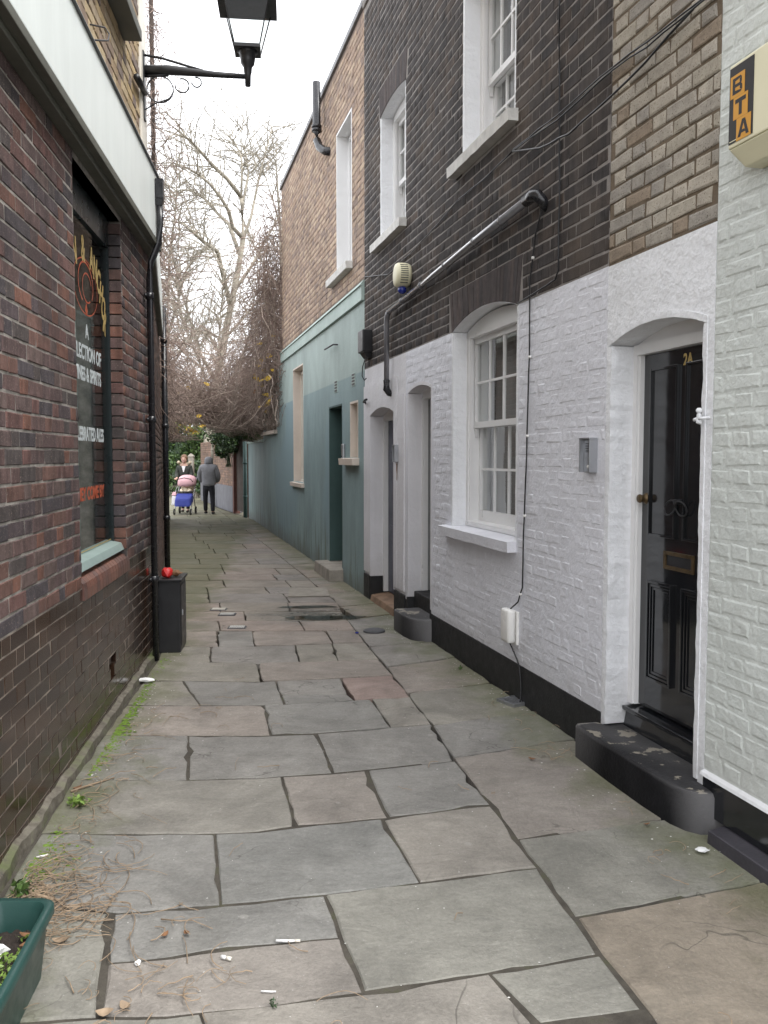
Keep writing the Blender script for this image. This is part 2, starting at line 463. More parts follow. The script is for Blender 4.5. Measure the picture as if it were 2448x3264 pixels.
class MB:
    """collects shapes for ONE mesh; xf maps (s, o, z) to the owner's own axes"""
    def __init__(s, xf=None):
        s.v, s.f, s.xf = [], [], xf
    def add(s, vs, fs):
        b = len(s.v)
        s.v += [tuple(p) for p in vs]
        s.f += [tuple(b + i for i in q) for q in fs]
        return s
    def box(s, x0, x1, y0, y1, z0, z1):
        return s.add([(x0, y0, z0), (x1, y0, z0), (x1, y1, z0), (x0, y1, z0), (x0, y0, z1), (x1, y0, z1), (x1, y1, z1), (x0, y1, z1)],
                     [(0, 3, 2, 1), (4, 5, 6, 7), (0, 1, 5, 4), (1, 2, 6, 5), (2, 3, 7, 6), (3, 0, 4, 7)])
    def hexa(s, a, b):
        """8 corners: ring a then ring b"""
        return s.add(list(a) + list(b), [(0, 3, 2, 1), (4, 5, 6, 7), (0, 1, 5, 4), (1, 2, 6, 5), (2, 3, 7, 6), (3, 0, 4, 7)])
    def prism(s, pts, y0, y1):
        """polygon of (x, z) extruded along y"""
        n = len(pts)
        return s.add([(p[0], y0, p[1]) for p in pts] + [(p[0], y1, p[1]) for p in pts],
                     [tuple(range(n - 1, -1, -1)), tuple(range(n, 2 * n))] + [(i, (i + 1) % n, n + (i + 1) % n, n + i) for i in range(n)])
    def slabz(s, pts, z0, z1):
        n = len(pts)
        return s.add([(p[0], p[1], z0) for p in pts] + [(p[0], p[1], z1) for p in pts],
                     [tuple(range(n - 1, -1, -1)), tuple(range(n, 2 * n))] + [(i, (i + 1) % n, n + (i + 1) % n, n + i) for i in range(n)])
    def tube(s, pts, r, n=8, cap=True):
        pts = [Vector(p) for p in pts]
        rs = r if isinstance(r, (list, tuple)) else [r] * len(pts)
        rings = []
        up = Vector((0, 0, 1))
        for i, p in enumerate(pts):
            d = (pts[min(i + 1, len(pts) - 1)] - pts[max(i - 1, 0)])
            d = d.normalized() if d.length > 1e-9 else Vector((0, 0, 1))
            a = d.cross(up)
            if a.length < .05: a = d.cross(Vector((1, 0, 0)))
            a.normalize()
            b = d.cross(a)
            rings.append([p + (a * math.cos(2 * math.pi * k / n) + b * math.sin(2 * math.pi * k / n)) * rs[i] for k in range(n)])
        vs = [q for rg in rings for q in rg]
        fs = [(i * n + k, i * n + (k + 1) % n, (i + 1) * n + (k + 1) % n, (i + 1) * n + k) for i in range(len(pts) - 1) for k in range(n)]
        if cap:
            fs += [tuple(range(n - 1, -1, -1)), tuple((len(pts) - 1) * n + k for k in range(n))]
        return s.add(vs, fs)
    def lathe(s, prof, c=(0, 0, 0), n=16, axis='z', sx=1, sy=1):
        vs, fs = [], []
        for r, h in prof:
            for k in range(n):
                a = 2 * math.pi * k / n
                p = (r * math.cos(a) * sx, r * math.sin(a) * sy, h)
                if axis == 'y': p = (p[0], p[2], p[1])
                if axis == 'x': p = (p[2], p[0], p[1])
                vs.append((c[0] + p[0], c[1] + p[1], c[2] + p[2]))
        m = len(prof)
        fs = [(i * n + k, i * n + (k + 1) % n, (i + 1) * n + (k + 1) % n, (i + 1) * n + k) for i in range(m - 1) for k in range(n)]
        fs += [tuple(range(n - 1, -1, -1)), tuple((m - 1) * n + k for k in range(n))]
        return s.add(vs, fs)
    def build(s, name, mat, parent=None, smooth=False, bevel=0, recalc=True):
        me = bpy.data.meshes.new(name)
        v = s.v if s.xf is None else [s.xf(*p) for p in s.v]
        me.from_pydata([tuple(p) for p in v], [], s.f)
        if recalc or bevel:
            bm = bmesh.new()
            bm.from_mesh(me)
            bmesh.ops.recalc_face_normals(bm, faces=bm.faces)
            if bevel:
                ed = [e for e in bm.edges if len(e.link_faces) == 2 and e.calc_face_angle(0) > .5]
                bmesh.ops.bevel(bm, geom=ed, offset=bevel, segments=2, profile=.6, affect='EDGES', clamp_overlap=True)
            bm.to_mesh(me)
            bm.free()
        return link(name, me, mat, parent, smooth)

def smooth_by_angle(o, deg=35):
    me = o.data
    me.polygons.foreach_set('use_smooth', [True] * len(me.polygons))
    bm = bmesh.new(); bm.from_mesh(me)
    for e in bm.edges:
        e.smooth = not (len(e.link_faces) == 2 and e.calc_face_angle(0) > R(deg))
    bm.to_mesh(me); bm.free()
    return o

def fast_mesh(name, verts, quads, mat, parent=None, tint=None, smooth=False):
    """numpy arrays straight into a mesh (quads (n,4) or tris (n,3))"""
    me = bpy.data.meshes.new(name)
    verts = np.asarray(verts, dtype=np.float32); quads = np.asarray(quads, dtype=np.int32)
    me.vertices.add(len(verts)); me.vertices.foreach_set('co', verts.ravel())
    k = quads.shape[1]
    me.loops.add(quads.size); me.loops.foreach_set('vertex_index', quads.ravel())
    me.polygons.add(len(quads)); me.polygons.foreach_set('loop_start', np.arange(0, quads.size, k, dtype=np.int32))
    if tint is not None:
        a = me.attributes.new('tint', 'FLOAT', 'FACE')
        a.data.foreach_set('value', np.asarray(tint, dtype=np.float32))
    me.update(calc_edges=True)
    me.validate()
    return link(name, me, mat, parent, smooth)

def project(p):
    v = Vector(p) - Vector((0, 0, CAM_Z))
    c, s = math.cos(PITCH), math.sin(PITCH)
    d = v.y * c - v.z * s
    if d < .2: return None
    u = v.y * s + v.z * c
    return IW / 2 + FPX * v.x / d, IH / 2 - FPX * u / d, d

# ------------------------------------------------------------------ wall frames
class Wall:
    """local axes of a thing on this wall: x along the wall, y out into the alley, z up"""
    def __init__(s, P, D, N, sign):
        s.P, s.D, s.N, s.sign = np.array(P, float), np.array(D, float), np.array(N, float), sign
        s.rz = math.atan2(sign * D[1], sign * D[0])
    def world(s, q, o, z):
        p = s.P + s.D * q + s.N * o
        return (float(p[0]), float(p[1]), float(z))
    def thing(s, name, label, cat, s0, o0=0.0, z0=0.0, group=None):
        t = empty(name, label, cat, s.world(s0, o0, z0), s.rz, group)
        return t, (lambda q, o, z: (s.sign * (q - s0), o - o0, z - z0))
WR = Wall(RP, RD, RN, 1)
WL = Wall(LP, LD, LN, -1)
_c = LP + LD * (6.9 / LD[1])
_d2 = np.array((-.245, 1.0)); _d2 /= np.linalg.norm(_d2)
WL2 = Wall(_c, _d2, np.array((_d2[1], -_d2[0])), -1)
_d3 = np.array((-.36, 1.0)); _d3 /= np.linalg.norm(_d3)
WR3 = Wall((-3.62, 22.86), _d3, np.array((-_d3[1], _d3[0])), 1)

def textrot(rz):
    """matrix for text lying on a wall and read from the alley"""
    return Matrix(((-1, 0, 0), (0, 0, 1), (0, 1, 0)))

_brick_cache = {}
def brick_mesh(kind, w, h, depth, cham, jit, var, mat, cdep):
    key = (kind, round(w, 3), round(h, 3), var, mat)
    if key in _brick_cache: return _brick_cache[key]
    rr = random.Random(hash((round(w * 1000), round(h * 1000), var, len(kind))) & 0xffff)
    j = lambda a: rr.uniform(-a, a)
    hw, hh = w / 2, h / 2
    corners = [(-hw, -hh), (hw, -hh), (hw, hh), (-hw, hh)]
    mid = [(x + j(jit), z + j(jit)) for x, z in corners]
    v = [(x, -depth, z) for x, z in corners] + [(x, -cdep + j(min(jit, cdep) * .4), z) for x, z in mid]
    fr = [(x * (1 - cham / hw), z * (1 - cham / hh)) for x, z in mid]
    v += [(x + j(jit * .5), j(min(jit, cdep) * .5), z + j(jit * .5)) for x, z in fr]
    f = [(8, 9, 10, 11)]
    for i in range(4):
        k = (i + 1) % 4
        f += [(i, k, 4 + k, 4 + i), (4 + i, 4 + k, 8 + k, 8 + i)]
    me = bpy.data.meshes.new(kind)
    me.from_pydata(v, [], f)
    bm = bmesh.new(); bm.from_mesh(me)
    bmesh.ops.recalc_face_normals(bm, faces=bm.faces)
    if bm.faces[0].normal.y < 0:
        bmesh.ops.reverse_faces(bm, faces=bm.faces)
    bm.to_mesh(me); bm.free()
    me.materials.append(MAT[mat])
    _brick_cache[key] = me
    return me

def flemish(s0, s1, z0, z1, holes, course=.075, joint=.01, stretch=.215, head=.1025, seed=1, vj=None):
    vj = joint if vj is None else vj
    """bricks (sa, sb, za, zb) of a Flemish bond filling a rectangle, minus holes (fn(z) -> list of (sa, sb))"""
    rr = random.Random(seed)
    out = []
    n = int(round((z1 - z0) / course))
    ch = (z1 - z0) / n
    for i in range(n):
        za, zb = z0 + i * ch, z0 + (i + 1) * ch
        x = s0 - ((stretch + head + 2 * joint) / 2 * (i % 2)) - rr.uniform(0, .03)
        k = 0
        while x < s1:
            wdt = (stretch if k % 2 == 0 else head) * rr.uniform(.975, 1.02)
            segs = [(max(x, s0), min(x + wdt, s1))]
            for a, b in holes((za + zb) / 2):
                ns = []
                for p, q in segs:
                    if b <= p or a >= q: ns.append((p, q))
                    else:
                        if a - p > 0: ns.append((p, a))
                        if q - b > 0: ns.append((b, q))
                segs = ns
            for p, q in segs:
                if q - p > .028: out.append((p, q, za + joint / 2, zb - joint / 2))
            x += wdt + vj
            k += 1
    return out

def lay(wall, parent, xf, bricks, mat, name, proud=0.0, depth=.03, cham=.004, jit=.002, pjit=.002, limit=300, oface=0.0, rot=0.004, cdep=None):
    """the bricks that show largest become objects, the rest one joined mesh"""
    rr = random.Random(len(bricks) * 13 + 5)
    cdep = cham * .8 if cdep is None else cdep
    items = []
    for b in bricks:
        sa, sb, za, zb = b
        c = wall.world((sa + sb) / 2, oface + proud, (za + zb) / 2)
        p = project(c)
        a = project(wall.world(sa, oface + proud, za)); d = project(wall.world(sb, oface + proud, zb))
        area = 0
        if p and a and d and -20 < p[0] < IW + 20 and -20 < p[1] < IH + 20:
            area = abs(d[0] - a[0]) * abs(FPX * (zb - za) / p[2])
        items.append((area, b))
    items.sort(key=lambda t: -t[0])
    big = [t for t in items[:limit] if t[0] > 0]
    rest = items[len(big):]
    sg = wall.sign
    for area, (sa, sb, za, zb) in big:
        wq, hq = sb - sa, zb - za
        var = rr.randrange(8)
        wr = round(wq / .008) * .008
        me = brick_mesh(name, wr, round(hq, 3), depth, cham, jit, var, mat, cdep)
        o = bpy.data.objects.new(name, me)
        COL.objects.link(o)
        o.parent = parent
        o.location = xf((sa + sb) / 2, oface + proud + rr.uniform(-pjit, pjit), (za + zb) / 2)
        o.scale = (wq / wr, 1, 1)
        o.rotation_euler = (rr.uniform(-rot, rot) * 2, rr.uniform(-rot, rot), rr.uniform(-rot, rot) * 2)
    if rest:
        B = np.array([t[1] for t in rest])
        n = len(B)
        g = np.random.default_rng(n)
        hw, hh = (B[:, 1] - B[:, 0]) / 2, (B[:, 3] - B[:, 2]) / 2
        cs, cz = (B[:, 1] + B[:, 0]) / 2, (B[:, 3] + B[:, 2]) / 2
        sx = np.array([-1, 1, 1, -1]); sz = np.array([-1, -1, 1, 1])
        off = oface + proud + g.uniform(-pjit, pjit, n)
        V = np.zeros((n, 12, 3))
        for k in range(4):
            jx, jz = g.uniform(-jit, jit, n), g.uniform(-jit, jit, n)
            V[:, k] = np.stack([cs + sx[k] * hw, off - depth, cz + sz[k] * hh], 1)
            V[:, 4 + k] = np.stack([cs + sx[k] * hw + jx, off - cdep, cz + sz[k] * hh + jz], 1)
            V[:, 8 + k] = np.stack([cs + sx[k] * (hw - cham) + jx, off + g.uniform(-1, 1, n) * min(jit, cdep) * .5, cz + sz[k] * (hh - cham) + jz], 1)
        a0 = np.array(xf(0, 0, 0)); ax = np.array(xf(1, 0, 0)) - a0; ay = np.array(xf(0, 1, 0)) - a0; az = np.array(xf(0, 0, 1)) - a0
        W = a0 + V[..., 0:1] * ax + V[..., 1:2] * ay + V[..., 2:3] * az
        q = [(8, 9, 10, 11)]
        for i in range(4):
            k = (i + 1) % 4
            q += [(i, k, 4 + k, 4 + i), (4 + i, 4 + k, 8 + k, 8 + i)]
        q = np.array(q)
        if sg > 0: q = q[:, ::-1]
        Q = (q[None] + (np.arange(n) * 12)[:, None, None]).reshape(-1, 4)
        t = np.repeat(g.random(n), 9)
        m = mat + '_many' if (mat + '_many') in MAT else mat
        o = fast_mesh(name, W.reshape(-1, 3), Q, m, parent, t)
        o['kind'] = 'stuff'

def rect_minus(s0, s1, z0, z1, holes):
    """rectangles covering [s0,s1]x[z0,z1] outside rectangular holes"""
    xs = sorted({s0, s1, *[min(max(v, s0), s1) for h in holes for v in h[:2]]})
    out = []
    for a, b in zip(xs[:-1], xs[1:]):
        if b - a < 1e-6: continue
        zs = [(z0, z1)]
        for h in holes:
            if h[0] < b - 1e-6 and h[1] > a + 1e-6:
                ns = []
                for p, q in zs:
                    if h[3] <= p or h[2] >= q: ns.append((p, q)); continue
                    if h[2] > p: ns.append((p, h[2]))
                    if h[3] < q: ns.append((h[3], q))
                zs = ns
        out += [(a, b, p, q) for p, q in zs]
    return out

def wall_sheet(mb, s0, s1, z0, z1, holes, o0, o1):
    for a, b, p, q in rect_minus(s0, s1, z0, z1, holes):
        mb.box(a, b, o0, o1, p, q)

def arch_fn(a, b, zs, rise):
    """height of a segmental arch over [a, b]"""
    hw = (b - a) / 2
    if rise <= 0: return lambda s: zs
    rad = (hw * hw + rise * rise) / (2 * rise)
    return lambda s: zs + rise - rad + math.sqrt(max(rad * rad - (s - (a + b) / 2) ** 2, 0)) if abs(s - (a + b) / 2) <= hw else zs

def arch_fill(mb, a, b, zs, rise, ztop, o0, o1, n=14):
    """the wall between the arch and a level line above it"""
    f = arch_fn(a, b, zs, rise)
    for i in range(n):
        p, q = a + (b - a) * i / n, a + (b - a) * (i + 1) / n
        zp, zq = f(p + 1e-5), f(q - 1e-5)
        mb.hexa([(p, o0, zp), (q, o0, zq), (q, o1, zq), (p, o1, zp)], [(p, o0, ztop), (q, o0, ztop), (q, o1, ztop), (p, o1, ztop)])

def reveal(mb, a, b, z0, zs, rise, o0, o1, t=.03, n=14, wob=.0):
    """lining of an opening: two jambs and a curved head, each t thick and standing inside the wall's cut edge"""
    if wob:                       # thick old paint: wavering arrises
        k = 60
        g = lambda z, q: wob * (mnoise.noise((z * 9, q, 0)) + .8 * mnoise.noise((z * 31, q, 5)))
        for i in range(k):
            p, q = z0 + (zs - z0) * i / k, z0 + (zs - z0) * (i + 1) / k
            for e, sg in ((a, 1), (b, -1)):
                mb.hexa([(e, o0, p), (e + sg * t, o0, p), (e + sg * (t + g(p, e)), o1 + .3 * g(p, e + 7) - wob * .3, p), (e, o1, p)], [(e, o0, q), (e + sg * t, o0, q), (e + sg * (t + g(q, e)), o1 + .3 * g(q, e + 7) - wob * .3, q), (e, o1, q)])
    else:
        mb.box(a, a + t, o0, o1, z0, zs)
        mb.box(b - t, b, o0, o1, z0, zs)
    f = arch_fn(a, b, zs, rise)
    for i in range(n):
        p, q = a + (b - a) * i / n, a + (b - a) * (i + 1) / n
        zp, zq = f(p + 1e-5), f(q - 1e-5)
        jp, jq = (wob * mnoise.noise((p * 14, 3, 1)), wob * mnoise.noise((q * 14, 3, 1))) if wob else (0, 0)
        mb.hexa([(p, o0, zp - .002), (q, o0, zq - .002), (q, o1, zq - .002 + jq), (p, o1, zp - .002 + jp)], [(p, o0, zp + t), (q, o0, zq + t), (q, o1, zq + t), (p, o1, zp + t)])

def sash_window(parent, xf, a, b, z0, zs, rise, o_frame, cols, rows, name='window', rail=None, mat='gloss_white', curtain='curtain', box=.046):
    """box frame, two sashes with glazing bars and separate panes, a net curtain behind"""
    fr = MB(xf)
    fr.box(a, a + box, o_frame - .16, o_frame, z0, zs)
    fr.box(b - box, b, o_frame - .16, o_frame, z0, zs)
    f = arch_fn(a, b, zs, rise)
    n = 12
    for i in range(n):
        p, q = a + (b - a) * i / n, a + (b - a) * (i + 1) / n
        zl = zs - .05
        fr.hexa([(p, o_frame - .16, zl), (q, o_frame - .16, zl), (q, o_frame, zl), (p, o_frame, zl)], [(p, o_frame - .16, f(p + 1e-5)), (q, o_frame - .16, f(q - 1e-5)), (q, o_frame, f(q - 1e-5)), (p, o_frame, f(p + 1e-5))])
    fr.box(a + box, b - box, o_frame - .16, o_frame + .02, z0, z0 + .035)
    fr.box(a + box, a + box + .018, o_frame - .03, o_frame - .008, z0 + .035, zs - .05)
    fr.box(b - box - .018, b - box, o_frame - .03, o_frame - .008, z0 + .035, zs - .05)
    w = fr.build(name, mat, parent)
    zm = rail if rail else (z0 + zs) / 2
    A, B = a + box, b - box
    for which, zl, zh, oo in (('upper', zm - .02, zs - .05, o_frame - .045), ('lower', z0 + .035, zm + .02, o_frame - .09)):
        m = MB(xf)
        st = .030
        zb = zl + (.045 if which == 'upper' else .085)
        zt = zh - (.045 if which == 'upper' else .04)
        m.box(A, A + st, oo - .034, oo, zl, zh)
        m.box(B - st, B, oo - .034, oo, zl, zh)
        m.box(A + st, B - st, oo - .034, oo, zl, zb)
        m.box(A + st, B - st, oo - .034, oo, zt, zh)
        if which == 'upper':
            for p, q in ((A, A + st - .004), (B - st + .004, B)):
                m.hexa([(p + .006, oo - .036, zl - .07), (q - .006, oo - .036, zl - .07), (q - .006, oo - .012, zl - .07), (p + .006, oo - .012, zl - .07)], [(p, oo - .038, zl), (q, oo - .038, zl), (q, oo - .002, zl), (p, oo - .002, zl)])
        gw = (B - A - 2 * st) / cols
        gh = (zt - zb) / rows
        for i in range(1, cols):
            m.box(A + st + gw * i - .009, A + st + gw * i + .009, oo - .026, oo - .008, zb, zt)
        for i in range(1, rows):
            for c in range(cols):
                m.box(A + st + gw * c + .0091, A + st + gw * (c + 1) - .0091, oo - .026, oo - .008, zb + gh * i - .009, zb + gh * i + .009)
        m.build('sash', mat, w)
        for c in range(cols):
            for r_ in range(rows):
                p = MB(xf)
                x0, x1 = A + st + gw * c + .004, A + st + gw * (c + 1) - .004
                y = oo - .02 + random.uniform(-.001, .001)
                tz = random.uniform(-.0015, .0015)
                z_0, z_1 = zb + gh * r_ + .004, zb + gh * (r_ + 1) - .004
                p.add([(x0, y - tz, z_0), (x1, y + tz, z_0), (x1, y + tz * .4, z_1), (x0, y - tz * .4, z_1)], [(0, 1, 2, 3)])
                p.build('pane', 'glass', w, recalc=False)
    # dim room behind, and a net curtain in soft folds
    m = MB(xf)
    y0, y1 = o_frame - 1.0, o_frame - .165
    xa, xb, za, zb_ = a - .5, b + .9, z0 - .3, zs + rise + .2
    m.add([(xa, y0, za), (xb, y0, za), (xb, y0, zb_), (xa, y0, zb_), (xa, y1, za), (xb, y1, za), (xb, y1, zb_), (xa, y1, zb_)], [(0, 1, 2, 3), (0, 4, 5, 1), (1, 5, 6, 2), (2, 6, 7, 3), (3, 7, 4, 0)])
    m.build('room', 'room', w, recalc=False)
    if curtain:
        m = MB(xf)
        n = 40
        pts = [(A + (B - A) * i / n, o_frame - .24 + .008 * math.sin(i * .8) + .004 * math.sin(i * 2.1)) for i in range(n + 1)]
        for z_0, z_1 in ((z0, zs),):
            m.add([(x, y, z_0) for x, y in pts] + [(x, y, z_1) for x, y in pts], [(i, i + 1, n + 2 + i, n + 1 + i) for i in range(n)])
        m.build('curtain', curtain, w, smooth=True, recalc=False)
    return w
# ================================================================== THE SETTING
def poly_sheet(name, pts, z, mat, kind=None):
    m = MB(); m.add([(x, y, z) for x, y in pts], [tuple(range(len(pts)))])
    o = m.build(name, mat, recalc=False)
    if kind: o['kind'] = kind
    return o
poly_sheet('ground', [(-150, -60), (150, -60), (150, 240), (-150, 240)], -.06, 'ground', 'structure')
pave = poly_sheet('pavement', [(-3.2, -3), (4.2, -3), (3.1, 0), (-2.2, 8), (-5.2, 23), (-6.0, 30), (-8.0, 42), (-10.6, 42), (-7.6, 30), (-6.6, 23), (-2.8, 8), (-2.3, 5)], -.0050, 'joint', 'structure')

SLABS = [
 ([(-1.3, 2.309), (-0.995, 2.328), (-0.815, 2.351), (-0.62, 2.354), (-0.528, 2.368), (-0.436, 2.173), (-0.597, 2.151), (-1.22, 2.135)],0),
 ([(-0.528, 2.368), (-0.369, 2.393), (-0.059, 2.467), (0.134, 2.513), (0.328, 2.562), (0.44, 2.324), (-0.054, 2.223), (-0.436, 2.173)],0),
 ([(0.328, 2.562), (0.408, 2.582), (0.696, 2.662), (0.751, 2.388), (0.44, 2.324)],0),
 ([(-1.382, 2.928), (-1.061, 2.93), (-0.969, 2.915), (-0.819, 2.35), (-0.995, 2.328), (-1.3, 2.309)],0),
 ([(-0.962, 2.913), (-0.682, 2.951), (-0.457, 2.99), (-0.215, 3.037), (-0.143, 2.758), (-0.416, 2.712), (-0.777, 2.626), (-0.871, 2.609)],0),
 ([(-0.874, 2.609), (-0.777, 2.626), (-0.416, 2.712), (-0.143, 2.758), (-0.059, 2.467), (-0.369, 2.393), (-0.62, 2.354), (-0.813, 2.351)],0),
 ([(-0.215, 3.037), (0.084, 3.117), (0.506, 3.224), (0.598, 3.245), (0.696, 2.662), (0.408, 2.582), (0.134, 2.513), (-0.059, 2.467)],0),
 ([(-1.464, 3.545), (-1.409, 3.545), (-1.104, 3.539), (-0.72, 3.546), (-0.586, 2.967), (-0.682, 2.951), (-0.934, 2.909), (-1.061, 2.93), (-1.382, 2.928)],0),
 ([(-0.72, 3.546), (-0.542, 3.567), (-0.375, 3.617), (-0.013, 3.699), (0.135, 3.13), (0.084, 3.117), (-0.219, 3.036), (-0.457, 2.99), (-0.586, 2.967)],0),
 ([(-0.013, 3.699), (0.49, 3.855), (0.598, 3.245), (0.506, 3.224), (0.135, 3.13)],0),
 ([(-1.543, 4.151), (-0.981, 4.151), (-0.631, 4.171), (-0.514, 4.195), (-0.381, 3.615), (-0.542, 3.567), (-0.723, 3.545), (-1.104, 3.539), (-1.409, 3.545), (-1.464, 3.545)],0),
 ([(-0.514, 4.195), (-0.265, 4.243), (-0.093, 4.291), (0.02, 3.707), (-0.381, 3.615)],0),
 ([(-0.093, 4.291), (0.375, 4.423), (0.49, 3.855), (0.02, 3.707)],0),
 ([(-1.611, 4.83), (-1.468, 4.83), (-1.125, 4.828), (-0.971, 4.151), (-1.543, 4.151)],0),
 ([(-1.125, 4.828), (-0.728, 4.825), (-0.393, 4.869), (-0.258, 4.246), (-0.631, 4.171), (-0.971, 4.151)],0),
 ([(-0.393, 4.869), (0.039, 4.985), (0.287, 5.042), (0.375, 4.423), (-0.093, 4.291), (-0.258, 4.246)],0),
 ([(-1.667, 5.44), (-1.185, 5.428), (-0.773, 5.432), (-0.653, 4.835), (-0.728, 4.825), (-1.468, 4.83), (-1.611, 4.83)],0),
 ([(-0.773, 5.432), (-0.659, 5.442), (-0.085, 5.569), (0.039, 4.985), (-0.393, 4.869), (-0.653, 4.835)],0),
 ([(-0.085, 5.569), (0.174, 5.624), (0.287, 5.042), (0.039, 4.985)],0),
 ([(-1.722, 6.053), (-1.437, 6.031), (-1.185, 5.428), (-1.667, 5.44)],0),
 ([(-1.437, 6.031), (-0.901, 5.997), (-0.773, 6.023), (-0.645, 5.445), (-0.817, 5.428), (-1.185, 5.428)],0),
 ([(-0.773, 6.023), (-0.318, 6.117), (-0.246, 5.694), (-0.699, 5.676)],0),
 ([(-0.699, 5.676), (-0.246, 5.694), (-0.192, 5.546), (-0.645, 5.445)],0),
 ([(-0.318, 6.117), (0.069, 6.192), (0.174, 5.624), (-0.079, 5.571), (-0.192, 5.546)],1),
 ([(-1.776, 6.641), (-1.356, 6.593), (-0.978, 6.553), (-0.875, 6.002), (-1.437, 6.031), (-1.722, 6.053)],0),
 ([(-0.978, 6.553), (-0.035, 6.688), (0.069, 6.192), (-0.312, 6.118), (-0.875, 6.002)],0),
 ([(-1.868, 7.146), (-1.463, 7.146), (-1.356, 6.593), (-1.776, 6.641)],0),
 ([(-1.463, 7.146), (-1.074, 7.17), (-0.76, 7.214), (-0.659, 6.599), (-0.983, 6.552), (-1.356, 6.593)],0),
 ([(-0.76, 7.214), (-0.449, 7.256), (-0.362, 6.642), (-0.659, 6.599)],0),
 ([(-0.449, 7.256), (-0.162, 7.293), (-0.035, 6.688), (-0.362, 6.642)],0),
 ([(-2.014, 7.8), (-1.852, 7.8), (-1.54, 7.787), (-1.397, 7.15), (-1.868, 7.146)],0),
 ([(-1.54, 7.787), (-1.212, 7.773), (-1.098, 7.169), (-1.397, 7.15)],0),
 ([(-1.212, 7.773), (-0.54, 7.79), (-0.436, 7.258), (-1.098, 7.169)],0),
 ([(-0.54, 7.79), (-0.256, 7.799), (-0.162, 7.293), (-0.436, 7.258)],0),
 ([(0.668, 2.883), (1.504, 3.16), (1.555, 2.292), (0.8, 2.106), (0.756, 2.361), (0.734, 2.506), (0.698, 2.66)],2),
 ([(0.559, 3.491), (1.355, 3.729), (1.504, 3.16), (0.668, 2.883), (0.597, 3.245)],0),
 ([(0.371, 4.474), (1.087, 4.765), (1.355, 3.729), (0.559, 3.491), (0.477, 3.902), (0.389, 4.349)],0),
 ([(0.289, 5.018), (0.945, 5.307), (1.087, 4.765), (0.371, 4.474)],0),
 ([(0.156, 5.714), (0.77, 5.98), (0.945, 5.307), (0.289, 5.018)],0),
 ([(0.022, 6.437), (0.569, 6.755), (0.77, 5.98), (0.156, 5.714)],0),
 ([(-0.127, 7.131), (0.417, 7.339), (0.569, 6.755), (0.022, 6.437)],0),
 ([(-0.367, 8.356), (0.081, 8.633), (0.417, 7.339), (-0.127, 7.131), (-0.254, 7.785)],0),
]
MLINE = [(-0.254, 7.785), (-0.393, 8.497), (-0.54, 9.494), (-0.829, 10.491), (-1.049, 11.379), (-1.55, 13.229), (-2.054, 15.127), (-2.653, 17.302), (-3.428, 20.11), (-4.35, 23.4), (-5.9, 29.0), (-8.6, 38.0)]

def slab(pts, top, tint=(1, 1, 1), gap=.009, rough=1.0, tilt=.0025):
    P = [Vector((x, y)) for x, y in pts]
    n = len(P)
    area = sum(P[i].x * P[(i + 1) % n].y - P[(i + 1) % n].x * P[i].y for i in range(n))
    if area < 0: P.reverse()
    c = sum(P, Vector((0, 0))) / n
    # inset every edge by its own joint (joints across the alley are wider), then break it into irregular runs
    far = min(max((c.y - 4) / 4, 0), 1)
    ln = []
    for i in range(n):
        a, b = P[i], P[(i + 1) % n]
        e = (b - a).normalized()
        across = abs(e.x) > .75
        gg = gap * random.uniform(.6, 1.25) * ((1.15 + .9 * far) if across else (.95 - .25 * far))
        ln.append((a + Vector((-e.y, e.x)) * gg, e))
    Q = []
    for i in range(n):
        (a, e), (b, d) = ln[i - 1], ln[i]
        den = e.x * d.y - e.y * d.x
        if abs(den) < .12:
            Q.append(b.copy())
        else:
            t = ((b.x - a.x) * d.y - (b.y - a.y) * d.x) / den
            Q.append(a + e * t)
    out = []
    size = math.sqrt(abs(area) / 2)
    step = .085 if size > .35 else .14
    for i in range(n):
        a, b = Q[i], Q[(i + 1) % n]
        L = (b - a).length
        k = max(1, int(L / step))
        nn = Vector((-(b - a).y, (b - a).x)) / max(L, 1e-6)
        for j in range(k):
            t = j / k
            off = 0.0
            if j:
                off = random.uniform(-.003, .0055) * rough
                if random.random() < .09: off += random.uniform(.006, .022) * rough
            elif random.random() < .45 and n <= 12:
                off = .004
            out.append(a.lerp(b, t) + nn * off)
            if j == 0 and random.random() < .3 and L > .2 and rough > .5:
                out[-1] = out[-1].lerp(c, .03)
    m = len(out)
    tx, ty = random.uniform(-tilt, tilt), random.uniform(-tilt, tilt)
    zz = lambda p: top + (p.x - c.x) * tx * 2 + (p.y - c.y) * ty * 2
    ring0 = [(p.x - c.x, p.y - c.y, -.05) for p in out]
    ring1 = [(p.x - c.x, p.y - c.y, zz(p) - .004 - random.uniform(0, .003)) for p in out]
    ring2 = []
    for p in out:
        q = p + (c - p).normalized() * random.uniform(.004, .010)
        ring2.append((q.x - c.x, q.y - c.y, zz(q)))
    mb = MB()
    mb.add(ring0 + ring1 + ring2, [tuple(2 * m + i for i in range(m))] + [(i, (i + 1) % m, m + (i + 1) % m, m + i) for i in range(m)] + [(m + i, m + (i + 1) % m, 2 * m + (i + 1) % m, 2 * m + i) for i in range(m)])
    o = mb.build('slab', 'slab', pave, recalc=False)
    o.location = (c.x, c.y, 0)
    o.color = (*tint, 1)
    return o

TINTS = {0: (1, 1, 1), 1: (1.06, .90, .91), 2: (1.10, .97, .88)}
for pts, k in SLABS:
    wm = min(max((pts[0][1] - 3.2) / 4, 0), 1)  # pinker stone deeper in the alley; tint also brightens it against the shade
    slab(pts, random.uniform(-.003, .002), tuple(c * (1 + e * wm) for c, e in zip(TINTS[k], (.11, .05, .02))), gap=.0046)

